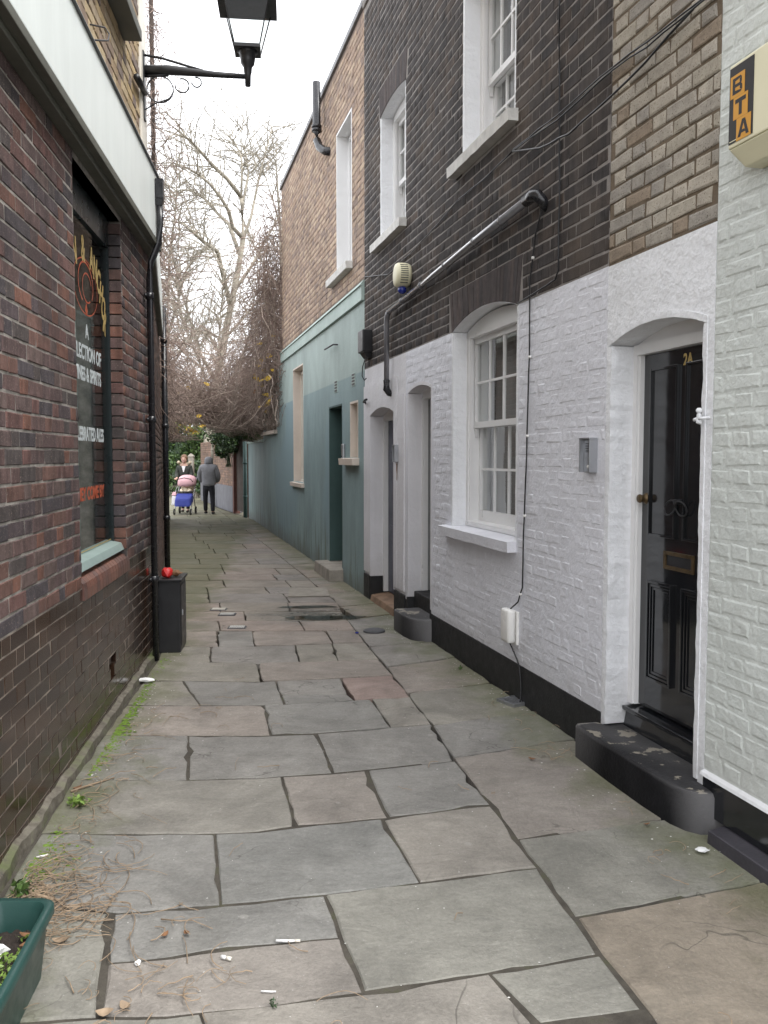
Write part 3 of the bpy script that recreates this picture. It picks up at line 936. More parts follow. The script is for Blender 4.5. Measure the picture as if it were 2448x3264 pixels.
def mline(y):
    return float(np.interp(y, [p[1] for p in MLINE], [p[0] for p in MLINE]))
def left_edge(y):
    p = WL if y < 6.9 else WL2
    if y < 22.5:
        t = (y - p.P[1]) / p.D[1]
        return float(p.P[0] + p.D[0] * t) + .03
    return float(np.interp(y, [22.5, 30, 42], [-5.66, -7.6, -10.4]))
def right_edge(y):
    if y < 22.2:
        return float(RP[0] + RD[0] * y / RD[1])
    return float(np.interp(y, [22.2, 30, 42], [-3.55, -6.4, -8.2]))
y = 7.80
rows = []
while y < 40:
    h = random.uniform(.42, .72) * (1 if y < 14 else 1.25)
    rows.append((y, min(y + h, 41)))
    y += h
for i, (ya, yb) in enumerate(rows):
    xa0, xa1, xb0, xb1 = left_edge(ya), mline(ya), left_edge(yb), mline(yb)
    W = xa1 - xa0
    cuts = [0.0]
    while True:
        t = cuts[-1] + random.uniform(.45, 1.0) / max(W, .5)
        if t > .86: break
        cuts.append(t)
    cuts.append(1.0)
    for a, b in zip(cuts[:-1], cuts[1:]):
        slab([(xa0 + (xa1 - xa0) * a, ya), (xa0 + (xa1 - xa0) * b, ya), (xb0 + (xb1 - xb0) * b, yb), (xb0 + (xb1 - xb0) * a, yb)], random.uniform(-.003, .003), (1.17, 1.06, 1.02), gap=.005, rough=.8)  # pinkish tint with extra brightness painted in for the shaded alley
y = 8.45
pa = [(-0.273, 8.402), (.08, 8.632)]
while y < 33:
    h = random.uniform(.55, .95)
    yb = y + h
    sk = .22
    q = [(mline(yb), yb), (right_edge(yb + sk), yb + sk)]
    slab([pa[0], pa[1], q[1], q[0]], random.uniform(-.003, .003), (1.16, 1.06, 1.0), gap=.005, rough=.8)  # same pinkish tint, also brightened to make up for shade
    pa = q
    y = yb

# ------------------------------------------------------------------ the pub on the left
pub, X = WL.thing('pub_building', 'dark red brick pub with brown glazed tile base and pale green fascia', 'pub', 4.0)
WIN = (4.56, 5.82, .90, 3.15)
S0, S1 = 1.6, 6.90
hole = [WIN]
m = MB(X)
wall_sheet(m, S0, S1, 0, .895, [(WIN[0], WIN[1], .82, 9), (5.19, 5.40, .19, .365)], -.36, -.0016)
pw = m.build('tile_base', 'mortar_tile', pub)
m = MB(X)
wall_sheet(m, S0, S1, .895, 3.26, [WIN], -.36, -.0035)
pw2 = m.build('wall', 'mortar_pub', pub)
m = MB(X)
wall_sheet(m, S0, S1, 3.40, 7.6, [(4.9, 6.02, 4.52, 6.3)], -.36, -.007)
pw3 = m.build('upper_wall', 'mortar_yellow', pub)
hw = lambda z: [(WIN[0], WIN[1])] if WIN[2] < z < WIN[3] else []
BR = flemish(S0, S1, .0, .895, lambda z: [(WIN[0], WIN[1])] if z > .87 else [], course=.0746, joint=.005, seed=3)
# three missing tiles leave a dark hole
hb = [b for b in BR if not (5.19 < (b[0] + b[1]) / 2 < 5.40 and .19 < (b[2] + b[3]) / 2 < .365)]
m = MB(X); m.box(5.17, 5.42, -.2, -.07, .17, .38); m.build('hole_lining', 'ink', pw)  # black sheet at the back paints in the shade of the hole
lay(WL, pw, X, hb, 'tile', 'tile', depth=.03, cham=.003, jit=.0008, pjit=.0008, rot=.006)
BR = flemish(S0, S1, .895, 3.26, hw, course=.0745, joint=.009, seed=5, vj=.006)
lay(WL, pw2, X, BR, 'pub', 'brick', depth=.03, cham=.004, jit=.0025, pjit=.002)
# brick jambs of the window, seen end on
JB = []
for i in range(int((3.15 - .9) / .0745)):
    za = .9 + i * .0745
    m = MB(X); m.box(WIN[1] - .03, WIN[1] + .0005, -.20, -.001, za + .0045, za + .07)
    m.build('brick', 'pub', pw2, bevel=.003)
    m = MB(X); m.box(WIN[0] - .0005, WIN[0] + .03, -.20, -.0125, za + .0045, za + .07)
    if i % 2 == 0: m.build('brick', 'pub', pw2, bevel=.003)
m = MB(X); m.box(WIN[0], WIN[1], -.30, -.004, 3.15, 3.2); m.build('lintel', 'frame_dark', pub)
BR = flemish(S0, 6.66, 3.76, 7.5, lambda z: [(4.9, 6.02)] if 4.44 < z < 6.3 else [], course=.075, seed=8)
lay(WL, pw3, X, BR, 'yellow', 'brick', depth=.03, cham=.005, jit=.003, pjit=.003)
m = MB(X); m.box(6.665, 6.91, -.30, .012, 3.77, 7.6); m.build('quoin', 'cream_trim', pub, bevel=.006)
# fascia with its soffit board and lead capping
m = MB(X); m.box(S0, 6.93, -.03, .10, 3.262, 3.75); fa = m.build('fascia', 'fascia', pub, bevel=.008)
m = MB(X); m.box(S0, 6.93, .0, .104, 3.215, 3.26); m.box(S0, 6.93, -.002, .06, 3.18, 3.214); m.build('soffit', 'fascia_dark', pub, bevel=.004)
m = MB(X); m.prism([(0, 0)], 0, 0) if False else m.hexa([(S0, -.01, 3.752), (6.94, -.01, 3.752), (6.94, .115, 3.752), (S0, .115, 3.752)], [(S0, -.01, 3.79), (6.94, -.01, 3.79), (6.94, .112, 3.762), (S0, .112, 3.762)])
m.build('lead_capping', 'lead', pub)
# shop window
m = MB(X)
m.box(WIN[0], WIN[1], -.13, -.075, 2.97, 3.15); m.box(WIN[0], WIN[1], -.13, -.08, .99, 1.02)
m.box(WIN[0], WIN[0] + .05, -.13, -.075, 1.02, 2.97); m.box(WIN[1] - .045, WIN[1], -.13, -.075, 1.02, 2.97)
win = m.build('window', 'frame_dark', pub)
m = MB(X); m.add([(WIN[0] + .05, -.092, 1.02), (WIN[1] - .045, -.092, 1.02), (WIN[1] - .045, -.092, 2.97), (WIN[0] + .05, -.092, 2.97)], [(0, 1, 2, 3)])
m.build('pane', 'glass', win, recalc=False)
m = MB(X); m.box(WIN[0] + .02, WIN[1] - .3, -.24, -.23, 1.0, 3.0); m.build('blind', 'blind', win)
m = MB(X); m.box(WIN[0] - .3, WIN[1] + .3, -.36, -.35, .9, 3.2); m.build('room', 'room', win)
m = MB(X)
m.hexa([(WIN[0], -.13, .975), (WIN[1], -.13, .975), (WIN[1], -.012, .975), (WIN[0], -.012, .975)], [(WIN[0], -.13, 1.045), (WIN[1], -.13, 1.045), (WIN[1], -.03, 1.02), (WIN[0], -.03, 1.02)])
m.build('sill', 'teal_sill', win, bevel=.004)
# bullnosed brick sill
k = 17
sb = (WIN[1] + .03 - WIN[0]) / k
for i in range(k):
    a, b = WIN[0] + i * sb + .003, WIN[0] + (i + 1) * sb - .003
    m = MB(X)
    pr = [(-.16, .83), (.012, .83), (.012, .885), (.004, .918), (-.018, .944), (-.05, .957), (-.16, .972)]
    m.add([(a, o, z) for o, z in pr] + [(b, o, z) for o, z in pr], [tuple(range(7)), tuple(range(13, 6, -1))] + [(j, (j + 1) % 7, 7 + (j + 1) % 7, 7 + j) for j in range(7)])
    m.build('sill_brick', 'sill_brick', pub)
# painted words on the glass
def wall_text(parent, xf, wall, body, s, o, z, size, mat, sx=1.0, name='lettering', align='CENTER', rot=0.0, bold=0.0, ext=.0006):
    cu = bpy.data.curves.new(name, 'FONT')
    cu.body = body
    cu.size = size
    cu.align_x = align
    cu.extrude = ext
    cu.offset = bold
    ob = bpy.data.objects.new(name, cu)
    COL.objects.link(ob)
    cu.materials.append(MAT[mat])
    me = bpy.data.meshes.new_from_object(ob)          # real mesh letters
    bpy.data.objects.remove(ob)
    ob = bpy.data.objects.new(name, me)
    COL.objects.link(ob)
    ob.parent = parent
    ob.matrix_local = Matrix.Translation(xf(s, o, z)) @ textrot(0).to_4x4() @ Matrix.Rotation(rot, 4, 'Z') @ Matrix.Diagonal((sx, 1, 1, 1))
    return ob
GO = -.089
wc = (WIN[0] + WIN[1]) / 2
for txt, z, sz, mt, sx in (('A', 2.30, .115, 'white_paint', 1.0), ('SELECTION OF', 2.17, .118, 'white_paint', .93), ('WINES & SPIRITS', 2.045, .112, 'white_paint', .86), ('CELEBRATED ALES', 1.695, .112, 'white_paint', .86), ('THEY COME BY', 1.345, .105, 'red_paint', 1.02)):
    wall_text(win, X, WL, txt, wc, GO, z, sz, mt, sx, bold=.0035)
arc = 'CROWN & ANCHOR'
for i, chh in enumerate(arc):
    if chh == ' ': continue
    a = R(81 - 162 * i / (len(arc) - 1))
    wall_text(win, X, WL, chh, wc + .48 * math.sin(-a), GO, 2.34 + .41 * math.cos(a), .205, 'gold_paint', .66, rot=a * .3, bold=.006)
m = MB(X); m.box(WIN[0] + .07, WIN[1] - .07, GO - .001, GO, 1.045, 1.051); m.build('gold_line', 'gold_paint', win)
# red scroll emblem
def ring(cs, cz, rs, rz, t0, t1, wd, n=40):
    m = MB(X)
    pts = []
    for i in range(n + 1):
        a = t0 + (t1 - t0) * i / n
        pts.append((cs + rs * math.cos(a), cz + rz * math.sin(a), cs + (rs - wd) * math.cos(a), cz + (rz - wd) * math.sin(a)))
    m.add([(p[0], GO, p[1]) for p in pts] + [(p[2], GO, p[3]) for p in pts], [(i, i + 1, n + 2 + i, n + 1 + i) for i in range(n)])
    return m
ring(wc, 2.60, .30, .165, 0, 2 * math.pi, .008).build('emblem', 'red_paint', win, recalc=False)
ring(wc, 2.62, .19, .13, -.6, 4.2, .012).build('emblem', 'red_paint', win, recalc=False)
ring(wc + .03, 2.60, .12, .09, .4, 5.4, .010).build('emblem', 'red_paint', win, recalc=False)
m = MB(X); m.add([(wc, GO, 2.43), (wc + .035, GO, 2.465), (wc, GO, 2.51), (wc - .035, GO, 2.465)], [(0, 1, 2, 3)]); m.build('emblem', 'red_paint', win, recalc=False)
# upper sill and window
m = MB(X); m.box(4.82, 6.10, -.1, .115, 4.44, 4.515); m.build('upper_sill', 'fascia_dark', pub, bevel=.006)
m = MB(X); reveal(m, 4.9, 6.02, 4.52, 6.3, 0, -.2, -.013, .03); m.build('upper_reveal', 'cream_trim', pub)
sash_window(pub, X, 4.93, 5.99, 4.52, 6.27, 0, -.12, 3, 2)
# low concrete kerb at the foot of the wall
m = MB(X)
n = 110
prof = lambda s: (.040 + .014 * mnoise.noise((s * 3.1, 3, 0)) + .012 * mnoise.noise((s * 9, 4, 0)), .042 + .016 * mnoise.noise((s * 4.3, 9, 0)) + .010 * mnoise.noise((s * 13, 2, 0)))
for i in range(n):
    a, b = S0 + (S1 - S0) * i / n, S0 + (S1 - S0) * (i + 1) / n
    (oa, za), (ob, zb) = prof(a), prof(b)
    m.hexa([(a, -.02, -.05), (b, -.02, -.05), (b, ob, -.05), (a, oa, -.05)], [(a, -.001, za + .012), (b, -.001, zb + .012), (b, ob - .008, zb), (a, oa - .008, za)])
m.build('kerb', 'kerb_stone', pub)

# ------------------------------------------------------------------ lower range beyond the pub
ext, X2 = WL2.thing('side_extension', 'single storey brown brick extension with fascia beyond the pub drainpipe', 'building', 0.0)
m = MB(X2); m.box(.03, 5.55, -.3, -.01, 0, 3.7); ew = m.build('wall', 'mortar_pub', ext)
lay(WL2, ew, X2, flemish(.03, 5.55, 0, 3.24, lambda z: [], seed=21), 'brown', 'brick')
m = MB(X2); m.box(.05, 4.8, -.02, .055, 3.26, 3.75); m.build('fascia', 'fascia', ext, bevel=.006)
m = MB(X2); m.box(.05, 4.8, .0, .05, 3.2, 3.258); m.build('soffit', 'fascia_dark', ext)
m = MB(X2); m.box(-.1, 5.6, -3.2, .03, 3.752, 3.80); m.build('roof', 'lead', ext)
gw, X3 = WL2.thing('garden_wall', 'brown brick garden wall half hidden by vine beyond the extension', 'wall', 5.6)
m = MB(X3); m.box(5.6, 15.6, -.25, -.01, 0, 2.45); g1 = m.build('wall', 'mortar_pub', gw)
lay(WL2, g1, X3, flemish(5.6, 15.6, 0, 2.45, lambda z: [], seed=22), 'brown', 'brick', limit=120)
m = MB(X3); m.box(5.55, 15.65, -.29, .03, 2.452, 2.53); m.build('coping', 'stone', gw, bevel=.01)

# ------------------------------------------------------------------ sage painted house, nearest on the right
sage, X = WR.thing('sage_house', 'sage green painted brick house front with black plinth, nearest on the right', 'house', 3.0)
A0, A1 = .9, 3.744
m = MB(X); wall_sheet(m, A0, A1, .24, 6.9, [], -.36, -.0022); sw = m.build('wall', 'sage', sage)
lay(WR, sw, X, flemish(A0, A1 - .002, .255, 6.6, lambda z: [], course=.0762, joint=.012, seed=31), 'sage', 'brick', depth=.02, cham=.009, jit=.005, pjit=.0008, rot=.003, cdep=.0028)
m = MB(X); m.box(A0, A1 - .002, -.3, .006, .065, .232); m.build('plinth', 'black_gloss', sage, bevel=.004)
m = MB(X); m.hexa([(A0, -.02, .2325), (A1, -.02, .2325), (A1, .022, .2325), (A0, .022, .2325)], [(A0, -.02, .262), (A1, -.02, .262), (A1, .016, .244), (A0, .016, .244)]); m.build('ledge', 'white_bright', sage)
m = MB(X); m.hexa([(A0, -.02, -.05), (3.60, -.02, -.05), (3.60, .085, -.05), (A0, .085, -.05)], [(A0, -.02, .066), (3.60, -.02, .066), (3.60, .075, .05), (A0, .075, .05)]); m.build('sill_strip', simple('purple_black_stone', (.045, .042, .05), .45, .2, 7, .6, 50, .003), sage, bevel=.006)

# ------------------------------------------------------------------ number 2A
h2, X = WR.thing('narrow_house', 'narrow pale stock brick house front with black door numbered 2A', 'house', 4.2)
B0, B1 = 3.746, 4.640
OA, OB, OZ, OR = 3.79, 4.622, 2.165, .075
m = MB(X)
wall_sheet(m, B0, B1, 0, 2.575, [(OA, OB, -1, 2.30)], -.36, -.001)
arch_fill(m, OA, OB, OZ, OR, 2.30, -.12, -.001, 16)
fw = m.build('render', 'white_bright', h2)
m = MB(X)
# ragged lower edge of the thick white paint over the arch
f = arch_fn(OA, OB, OZ, OR)
m = MB(X); reveal(m, OA, OB, .19, OZ, OR, -.24, .003, .03, 28, .007); m.build('reveal', 'white_bright', h2)
m = MB(X); wall_sheet(m, B0, B1, 2.577, 6.6, [], -.36, -.006); tw = m.build('upper_wall', 'mortar_tan', h2)
lay(WR, tw, X, flemish(B0 + .004, B1 - .006, 2.585, 6.55, lambda z: [], course=.0755, joint=.013, seed=41), 'tan', 'brick', depth=.03, cham=.007, jit=.005, pjit=.002, rot=.007, cdep=.004)
m = MB(X)
m.box(OA + .03, OA + .07, -.21, -.128, .30, 2.118); m.box(OB - .068, OB - .03, -.21, -.128, .30, 2.118)
m.box(OA + .03, OB - .03, -.21, -.128, 2.118, 2.17)
m.box(OB - .076, OB - .068, -.20, -.142, .30, 2.118)
for i in range(12):
    p_, q_ = OA + .01 + (OB - OA - .02) * i / 12, OA + .01 + (OB - OA - .02) * (i + 1) / 12
    m.hexa([(p_, -.23, 2.12), (q_, -.23, 2.12), (q_, -.150, 2.12), (p_, -.150, 2.12)], [(p_, -.23, f(p_) + .02), (q_, -.23, f(q_) + .02), (q_, -.150, f(q_) + .02), (p_, -.150, f(p_) + .02)])
m.build('door_frame', 'gloss_white', h2)
DA, DB = OA + .07, OB - .077
m = MB(X)
m.box(DA, DB, -.22, -.165, .305, 2.115)
stile = .085
mid = (DA + DB) / 2
for a, b, z0, z1, dd in ((mid + .045, DB - stile, 1.21, 2.03, -.004), (DA + stile, mid - .045, 1.21, 2.03, -.004)):
    m.box(a, b, -.1655, -.162, z0, z1)
    for p, q, r, t in ((a - .012, a, z0 - .012, z1 + .012), (b, b + .012, z0 - .012, z1 + .012), (a, b, z0 - .012, z0), (a, b, z1, z1 + .012)):
        m.box(p, q, -.1655, -.151, r, t)
for a, b in ((mid + .04, DB - stile), (DA + stile, mid - .04)):
    z0, z1 = .46, .97
    for e, hh in ((0, .018), (.016, .012), (.032, .006)):
        for p, q, r, t in ((a + e, a + e + .013, z0 + e, z1 - e), (b - e - .013, b - e, z0 + e, z1 - e), (a + e + .013, b - e - .013, z0 + e, z0 + e + .013), (a + e + .013, b - e - .013, z1 - e - .013, z1 - e)):
            m.box(p, q, -.1655, -.165 + hh, r, t)
door = m.build('door', 'black_gloss', h2, bevel=.002)
m = MB(X); cx_ = DB - .048
m.lathe([(.030, -.165), (.030, -.155), (.022, -.150), (.018, -.132), (.023, -.122), (.020, -.114), (.006, -.113)], X(cx_, 0, 1.385), 14, 'y'); 
k_ = MB(); k_.v, k_.f = m.v, m.f; k_.v = [(v[0], v[1], v[2]) for v in m.v]; kk = k_.build('knob', 'brass', door, smooth=True)
for sgn in (-1, 1):
    m = MB(); c = X(mid + .046 * sgn, -.135, 1.352)
    m.tube([(c[0] + .034 * math.cos(t), c[1] + .012 * math.cos(t + sgn), c[2] + .036 * math.sin(t)) for t in [2 * math.pi * i / 18 for i in range(19)]], .0042, 6)
    m.build('knocker', 'black_metal', door, smooth=True)
m = MB(X); m.box(mid - .012, mid + .012, -.165, -.13, 1.37, 1.395); m.build('knocker', 'black_metal', door, bevel=.004)
m = MB(X)
for p, q, r, t in ((mid - .125, mid - .105, 1.045, 1.135), (mid + .105, mid + .125, 1.045, 1.135), (mid - .105, mid + .105, 1.045, 1.064), (mid - .105, mid + .105, 1.116, 1.135)):
    m.box(p, q, -.165, -.154, r, t)
lb = m.build('letterbox', 'brass', door, bevel=.003)
m = MB(X); m.box(mid - .105, mid + .105, -.165, -.161, 1.064, 1.116); m.build('flap', 'black_metal', lb, bevel=.002)
wall_text(door, X, WR, '2A', 4.17, -.1645, 2.035, .075, 'gold_paint', .85, 'house_number', bold=.002)
m = MB(X)
m.hexa([(OA + .028, -.24, .10), (OB - .028, -.24, .10), (OB - .028, -.09, .10), (OA + .028, -.09, .10)], [(OA + .03, -.24, .30), (OB - .03, -.24, .30), (OB - .03, -.125, .285), (OA + .03, -.125, .285)])
m.box(OA + .03, OB - .03, -.16, -.095, .264, .286)
m.build('threshold', 'black_gloss', h2, bevel=.007)
# black doorstep with a rounded near end
m = MB()
pts = []
for q, o in ((4.70, -.16), (4.70, .115), (4.66, .135), (4.30, .142), (4.0, .138), (3.80, .125), (3.72, .10), (3.67, .06), (3.655, .0), (3.655, -.16)):
    pts.append(X(q, o, 0)[:2])
nn = len(pts)
lo = [(p[0], p[1], -.05) for p in pts]
hi = [(p[0], p[1], .155) for p in pts]
c0 = (sum(p[0] for p in pts) / nn, sum(p[1] for p in pts) / nn)
ins = lambda p, k: (p[0] + (c0[0] - p[0]) * k, p[1] + (c0[1] - p[1]) * k)
h2_ = [(*ins(p, .025), .172) for p in pts]
h3_ = [(*ins(p, .09), .179) for p in pts]
m.add(lo + hi + h2_ + h3_, [tuple(3 * nn + i for i in range(nn))] + [(r * nn + i, r * nn + (i + 1) % nn, (r + 1) * nn + (i + 1) % nn, (r + 1) * nn + i) for r in range(3) for i in range(nn)])
st = m.build('doorstep', 'black_worn', h2)
smooth_by_angle(st, 40)

# ------------------------------------------------------------------ dark house
dk, X = WR.thing('terraced_house', 'sooty dark brick terraced house with white painted ground floor and two arched doorways', 'house', 7.0)
C0, C1 = 4.642, 10.115
GW = (5.785, 7.095, 1.055, 2.575, .10)
U1 = (5.87, 6.885, 3.835, 5.10, .05)
U2 = (8.435, 9.40, 3.835, 5.08, .05)
D1 = (7.615, 8.37, .02, 2.185, .055)
D2 = (8.80, 9.83, .02, 2.04, .075)
hol = [(GW[0], GW[1], GW[2] - .09, 2.69), (D1[0], D1[1], -1, 2.26), (D2[0], D2[1], -1, 2.13)]
m = MB(X)
wall_sheet(m, C0, 8.42, .24, 2.579, hol, -.36, -.0012)
arch_fill(m, D1[0], D1[1], D1[3], D1[4], 2.26, -.12, -.0013)
dw = m.build('wall', 'white', dk)
m = MB(X)
wall_sheet(m, 8.4205, C1, .27, 2.579, hol, -.36, -.003)
arch_fill(m, D2[0], D2[1], D2[3], D2[4], 2.13, -.12, -.0031)
wall_sheet(m, 8.46, 8.70, .30, 2.20, [], -.01, .008)
wall_sheet(m, 8.70, C1 - .004, .30, 2.385, [(D2[0] - .002, D2[1] + .002, -1, 2.14)], -.01, .0115)
arch_fill(m, D2[0] - .002, D2[1] + .002, D2[3], D2[4], 2.14, -.01, .0114)
m.build('render', 'white_render', dk)
def gh(z):
    o = []
    if GW[2] - .12 < z < GW[3] + .09: o.append((GW[0] - .02, GW[1] + .02))
    if z < 2.26: o.append((D1[0] - .04, D1[1] + .04))
    return o
lay(WR, dw, X, flemish(C0 + .003, 8.40, .25, 2.575, gh, course=.0752, joint=.011, seed=51), 'white', 'brick', depth=.02, cham=.011, jit=.005, pjit=.0009, rot=.004, cdep=.003)
m = MB(X)
wall_sheet(m, C0, C1, 2.5805, 6.52, [(U1[0], U1[1], 3.74, U1[3] + .1), (U2[0], U2[1], 3.74, U2[3] + .1), (GW[0], GW[1], 2.0, 2.70)], -.36, -.0022)
arch_fill(m, U1[0], U1[1], U1[3], U1[4], U1[3] + .1, -.13, -.0023)
arch_fill(m, U2[0], U2[1], U2[3], U2[4], U2[3] + .1, -.13, -.0023)
arch_fill(m, GW[0], GW[1], GW[3], GW[4], 2.70, -.13, -.0023)
uw = m.build('upper_wall', 'mortar_dark', dk)
def uh(z):
    o = []
    for w_, e in ((U1, .06), (U2, .06)):
        if 3.75 < z < w_[3]: o.append((w_[0], w_[1]))
        elif w_[3] <= z < w_[3] + .29: o.append((w_[0] - e, w_[1] + e))
    if z < 2.885: o.append((GW[0] - .06, GW[1] + .075))
    return o
lay(WR, uw, X, flemish(C0, C1 - .003, 2.585, 6.45, uh, course=.0753, joint=.0105, seed=61, vj=.005), 'dark', 'brick', depth=.03, cham=.0035, jit=.003, pjit=.0012, rot=.004, cdep=.002)
def voussoirs(a, b, zs, rise, ztop, splay, n, mat='dark', parent=uw):
    f = arch_fn(a, b, zs, rise)
    for i in range(n):
        p, q = a + (b - a) * i / n, a + (b - a) * (i + 1) / n
        P, Q = (a - splay) + (b - a + 2 * splay) * i / n, (a - splay) + (b - a + 2 * splay) * (i + 1) / n
        m = MB(X)
        g = .0025
        o1 = random.uniform(.001, .004)
        m.hexa([(p + g, -.04, f(p + g) + .002), (q - g, -.04, f(q - g) + .002), (q - g, o1, f(q - g) + .002), (p + g, o1, f(p + g) + .002)], [(P + g, -.04, ztop), (Q - g, -.04, ztop), (Q - g, o1, ztop), (P + g, o1, ztop)])
        m.build('voussoir', MATV, parent)
MATV = brick('rubbed_arch_brick', [(.068, .055, .053), (.080, .062, .057), (.058, .050, .050), (.074, .060, .058)], var=.35, streak=.25)
voussoirs(GW[0], GW[1], GW[3], GW[4], 2.885, .055, 24)
voussoirs(U1[0], U1[1], U1[3], U1[4], U1[3] + .29, .055, 18)
voussoirs(U2[0], U2[1], U2[3], U2[4], U2[3] + .29, .055, 18)
m = MB(X); m.box(C0, C1, -.40, .02, 6.5205, 6.60); m.build('parapet_coping', 'mortar_dark', dk, bevel=.01)
for (a, b, z0, z1, ri), sd in ((GW, .0), (U1, 0), (U2, 0)):
    m = MB(X); reveal(m, a, b, z0 - .05, z1, ri, -.30, -.004 if z0 > 2 else -.0005, .028, 24 if z0 < 2 else 18, .003); m.build('reveal', 'white_bright' if z0 > 2 else 'white_bright', dk)
for a, b, z0, z1, ri in (D1, D2):
    m = MB(X); reveal(m, a, b, .27, z1, ri, -.34, -.0005 if a < 8.5 else .011, .028); m.build('reveal', 'white_render', dk)
sash_window(dk, X, GW[0] + .028, GW[1] - .028, GW[2], GW[3] - .002, .09, -.115, 4, 2, rail=1.845)
sash_window(dk, X, U1[0] + .028, U1[1] - .028, U1[2], U1[3] - .002, .045, -.13, 4, 2, rail=4.39)
sash_window(dk, X, U2[0] + .028, U2[1] - .028, U2[2], U2[3] - .002, .045, -.13, 4, 2, rail=4.40)
def sill(a, b, z0, z1, proj, mat, name='sill'):
    m = MB(X)
    n = 14
    g = lambda s: .004 * mnoise.noise((s * 9, z0 * 7, 0))
    for i in range(n):
        p, q = a + (b - a) * i / n, a + (b - a) * (i + 1) / n
        m.hexa([(p, -.3, z0), (q, -.3, z0), (q, proj + g(q) - .004, z0 + g(q + 3) * 1.5), (p, proj + g(p) - .004, z0 + g(p + 3) * 1.5)], [(p, -.3, z1 + .012), (q, -.3, z1 + .012), (q, proj + g(q), z1 - .012), (p, proj + g(p), z1 - .012)])
    o = m.build(name, mat, dk)
    return o
sill(GW[0] - .0, GW[1] + .13, .968, 1.052, .068, 'white')
sill(U1[0] - .05, U1[1] + .14, 3.745, 3.832, .075, 'stone_white')
sill(U2[0] - .03, U2[1] + .16, 3.745, 3.832, .075, 'stone_white')
# black plinth
for a, b, o1, zt in ((C0, D1[0], .004, .238), (D1[1], 8.42, .004, .238), (8.4201, D2[0], .0125, .268), (D2[1], C1, .0125, .268)):
    m = MB(X); m.box(a, b, -.3, o1, -.05, zt); m.build('plinth', 'black', dk, bevel=.003)
for a, b in ((D1[0], D1[1]), (D2[0], D2[1])):
    for p_, q_ in ((a + .0005, a + .030), (b - .030, b - .0005)):
        m = MB(X); m.box(p_, q_, -.34, .0035, -.05, .268); m.build('plinth', 'black', dk)
# the two doors, deep in their reveals
for (a, b, z0, z1, ri), mt, zf in ((D1, 'black_gloss', .33), (D2, 'blue_door', .10)):
    m = MB(X)
    m.box(a + .028, a + .07, -.30, -.135, zf, z1 - .03); m.box(b - .07, b - .028, -.30, -.135, zf, z1 - .03)
    f = arch_fn(a, b, z1, ri)
    for i in range(10):
        p, q = a + .02 + (b - a - .04) * i / 10, a + .02 + (b - a - .04) * (i + 1) / 10
        m.hexa([(p, -.30, z1 - .05), (q, -.30, z1 - .05), (q, -.14, z1 - .05), (p, -.14, z1 - .05)], [(p, -.30, f(p) + .01), (q, -.30, f(q) + .01), (q, -.14, f(q) + .01), (p, -.14, f(p) + .01)])
    m.build('door_frame', 'gloss_white', dk)
    m = MB(X)
    m.box(a + .07, b - .07, -.25, -.185, zf, z1 - .05)
    mm = (a + b) / 2
    for p, q, r, t in ((a + .18, mm - .04, zf + .2, zf + .75), (mm + .04, b - .18, zf + .2, zf + .75), (a + .18, mm - .04, zf + .9, z1 - .2), (mm + .04, b - .18, zf + .9, z1 - .2)):
        m.box(p, q, -.1855, -.175, r, t)
    d = m.build('door', mt, dk, bevel=.003)
m = MB(); m.lathe([(.03, 0), (.03, .008), (.012, .014), (.012, .03), (.026, .04), (.022, .058), (.004, .062)], X(D2[0] + .16, -.185, 1.07), 12, 'y'); m.build('knob', 'brass', d, smooth=True)
# stone threshold of the far door, worn brown
m = MB(X); m.hexa([(D2[0] + .03, -.30, -.05), (D2[1] - .03, -.30, -.05), (D2[1] - .03, .03, -.05), (D2[0] + .03, .03, -.05)], [(D2[0] + .03, -.30, .10), (D2[1] - .03, -.30, .10), (D2[1] - .03, .0, .065), (D2[0] + .03, .0, .065)])
m.build('threshold', simple('rusty_stone', (.22, .14, .09), .8, .4, 8, 1, 40, .005), dk, bevel=.012)
m = MB(X); m.box(D1[0] + .03, D1[1] - .03, -.30, -.06, .18, .325); m.build('threshold', 'black', dk, bevel=.012)
m = MB()
pts = [X(q, o, 0)[:2] for q, o in ((8.20, -.14), (8.20, .155), (8.16, .185), (7.86, .185), (7.70, .165), (7.62, .12), (7.585, .05), (7.58, -.14))]
nn = len(pts); c0 = (sum(p[0] for p in pts) / nn, sum(p[1] for p in pts) / nn)
m.add([(p[0], p[1], -.05) for p in pts] + [(p[0], p[1], .17) for p in pts] + [(*ins(p, .02), .186) for p in pts] + [(*ins(p, .08), .192) for p in pts],
      [tuple(3 * nn + i for i in range(nn))] + [(r * nn + i, r * nn + (i + 1) % nn, (r + 1) * nn + (i + 1) % nn, (r + 1) * nn + i) for r in range(3) for i in range(nn)])
smooth_by_angle(m.build('doorstep', 'black_worn', dk), 40)

# ------------------------------------------------------------------ green and pink brick house
gr, X = WR.thing('green_house', 'house with green rendered ground floor and pinkish brick upper floor', 'house', 13.0)
E0, E1 = 10.118, 16.85
GD = (11.36, 12.24, .16, 2.255)
SW = (10.44, 10.88, 1.585, 2.24)
TW = (14.44, 15.53, 1.165, 3.085)
TU = (10.77, 11.68, 3.935, 5.70)
FW = (17.79, 19.5, 2.13, 3.22)
m = MB(X)
wall_sheet(m, E0, E1, -.05, 3.36, [GD, SW, TW, (GD[0], GD[1], -1, .16)], -.36, 0)
gwall = m.build('wall', 'green_wall', gr)
m = MB(X); m.box(E0, E1 + .02, -.3, .035, 3.362, 3.52); m.hexa([(E0, -.3, 3.522), (E1 + .02, -.3, 3.522), (E1 + .02, .055, 3.522), (E0, .055, 3.522)], [(E0, -.3, 3.60), (E1 + .02, -.3, 3.60), (E1 + .02, .01, 3.585), (E0, .01, 3.585)])
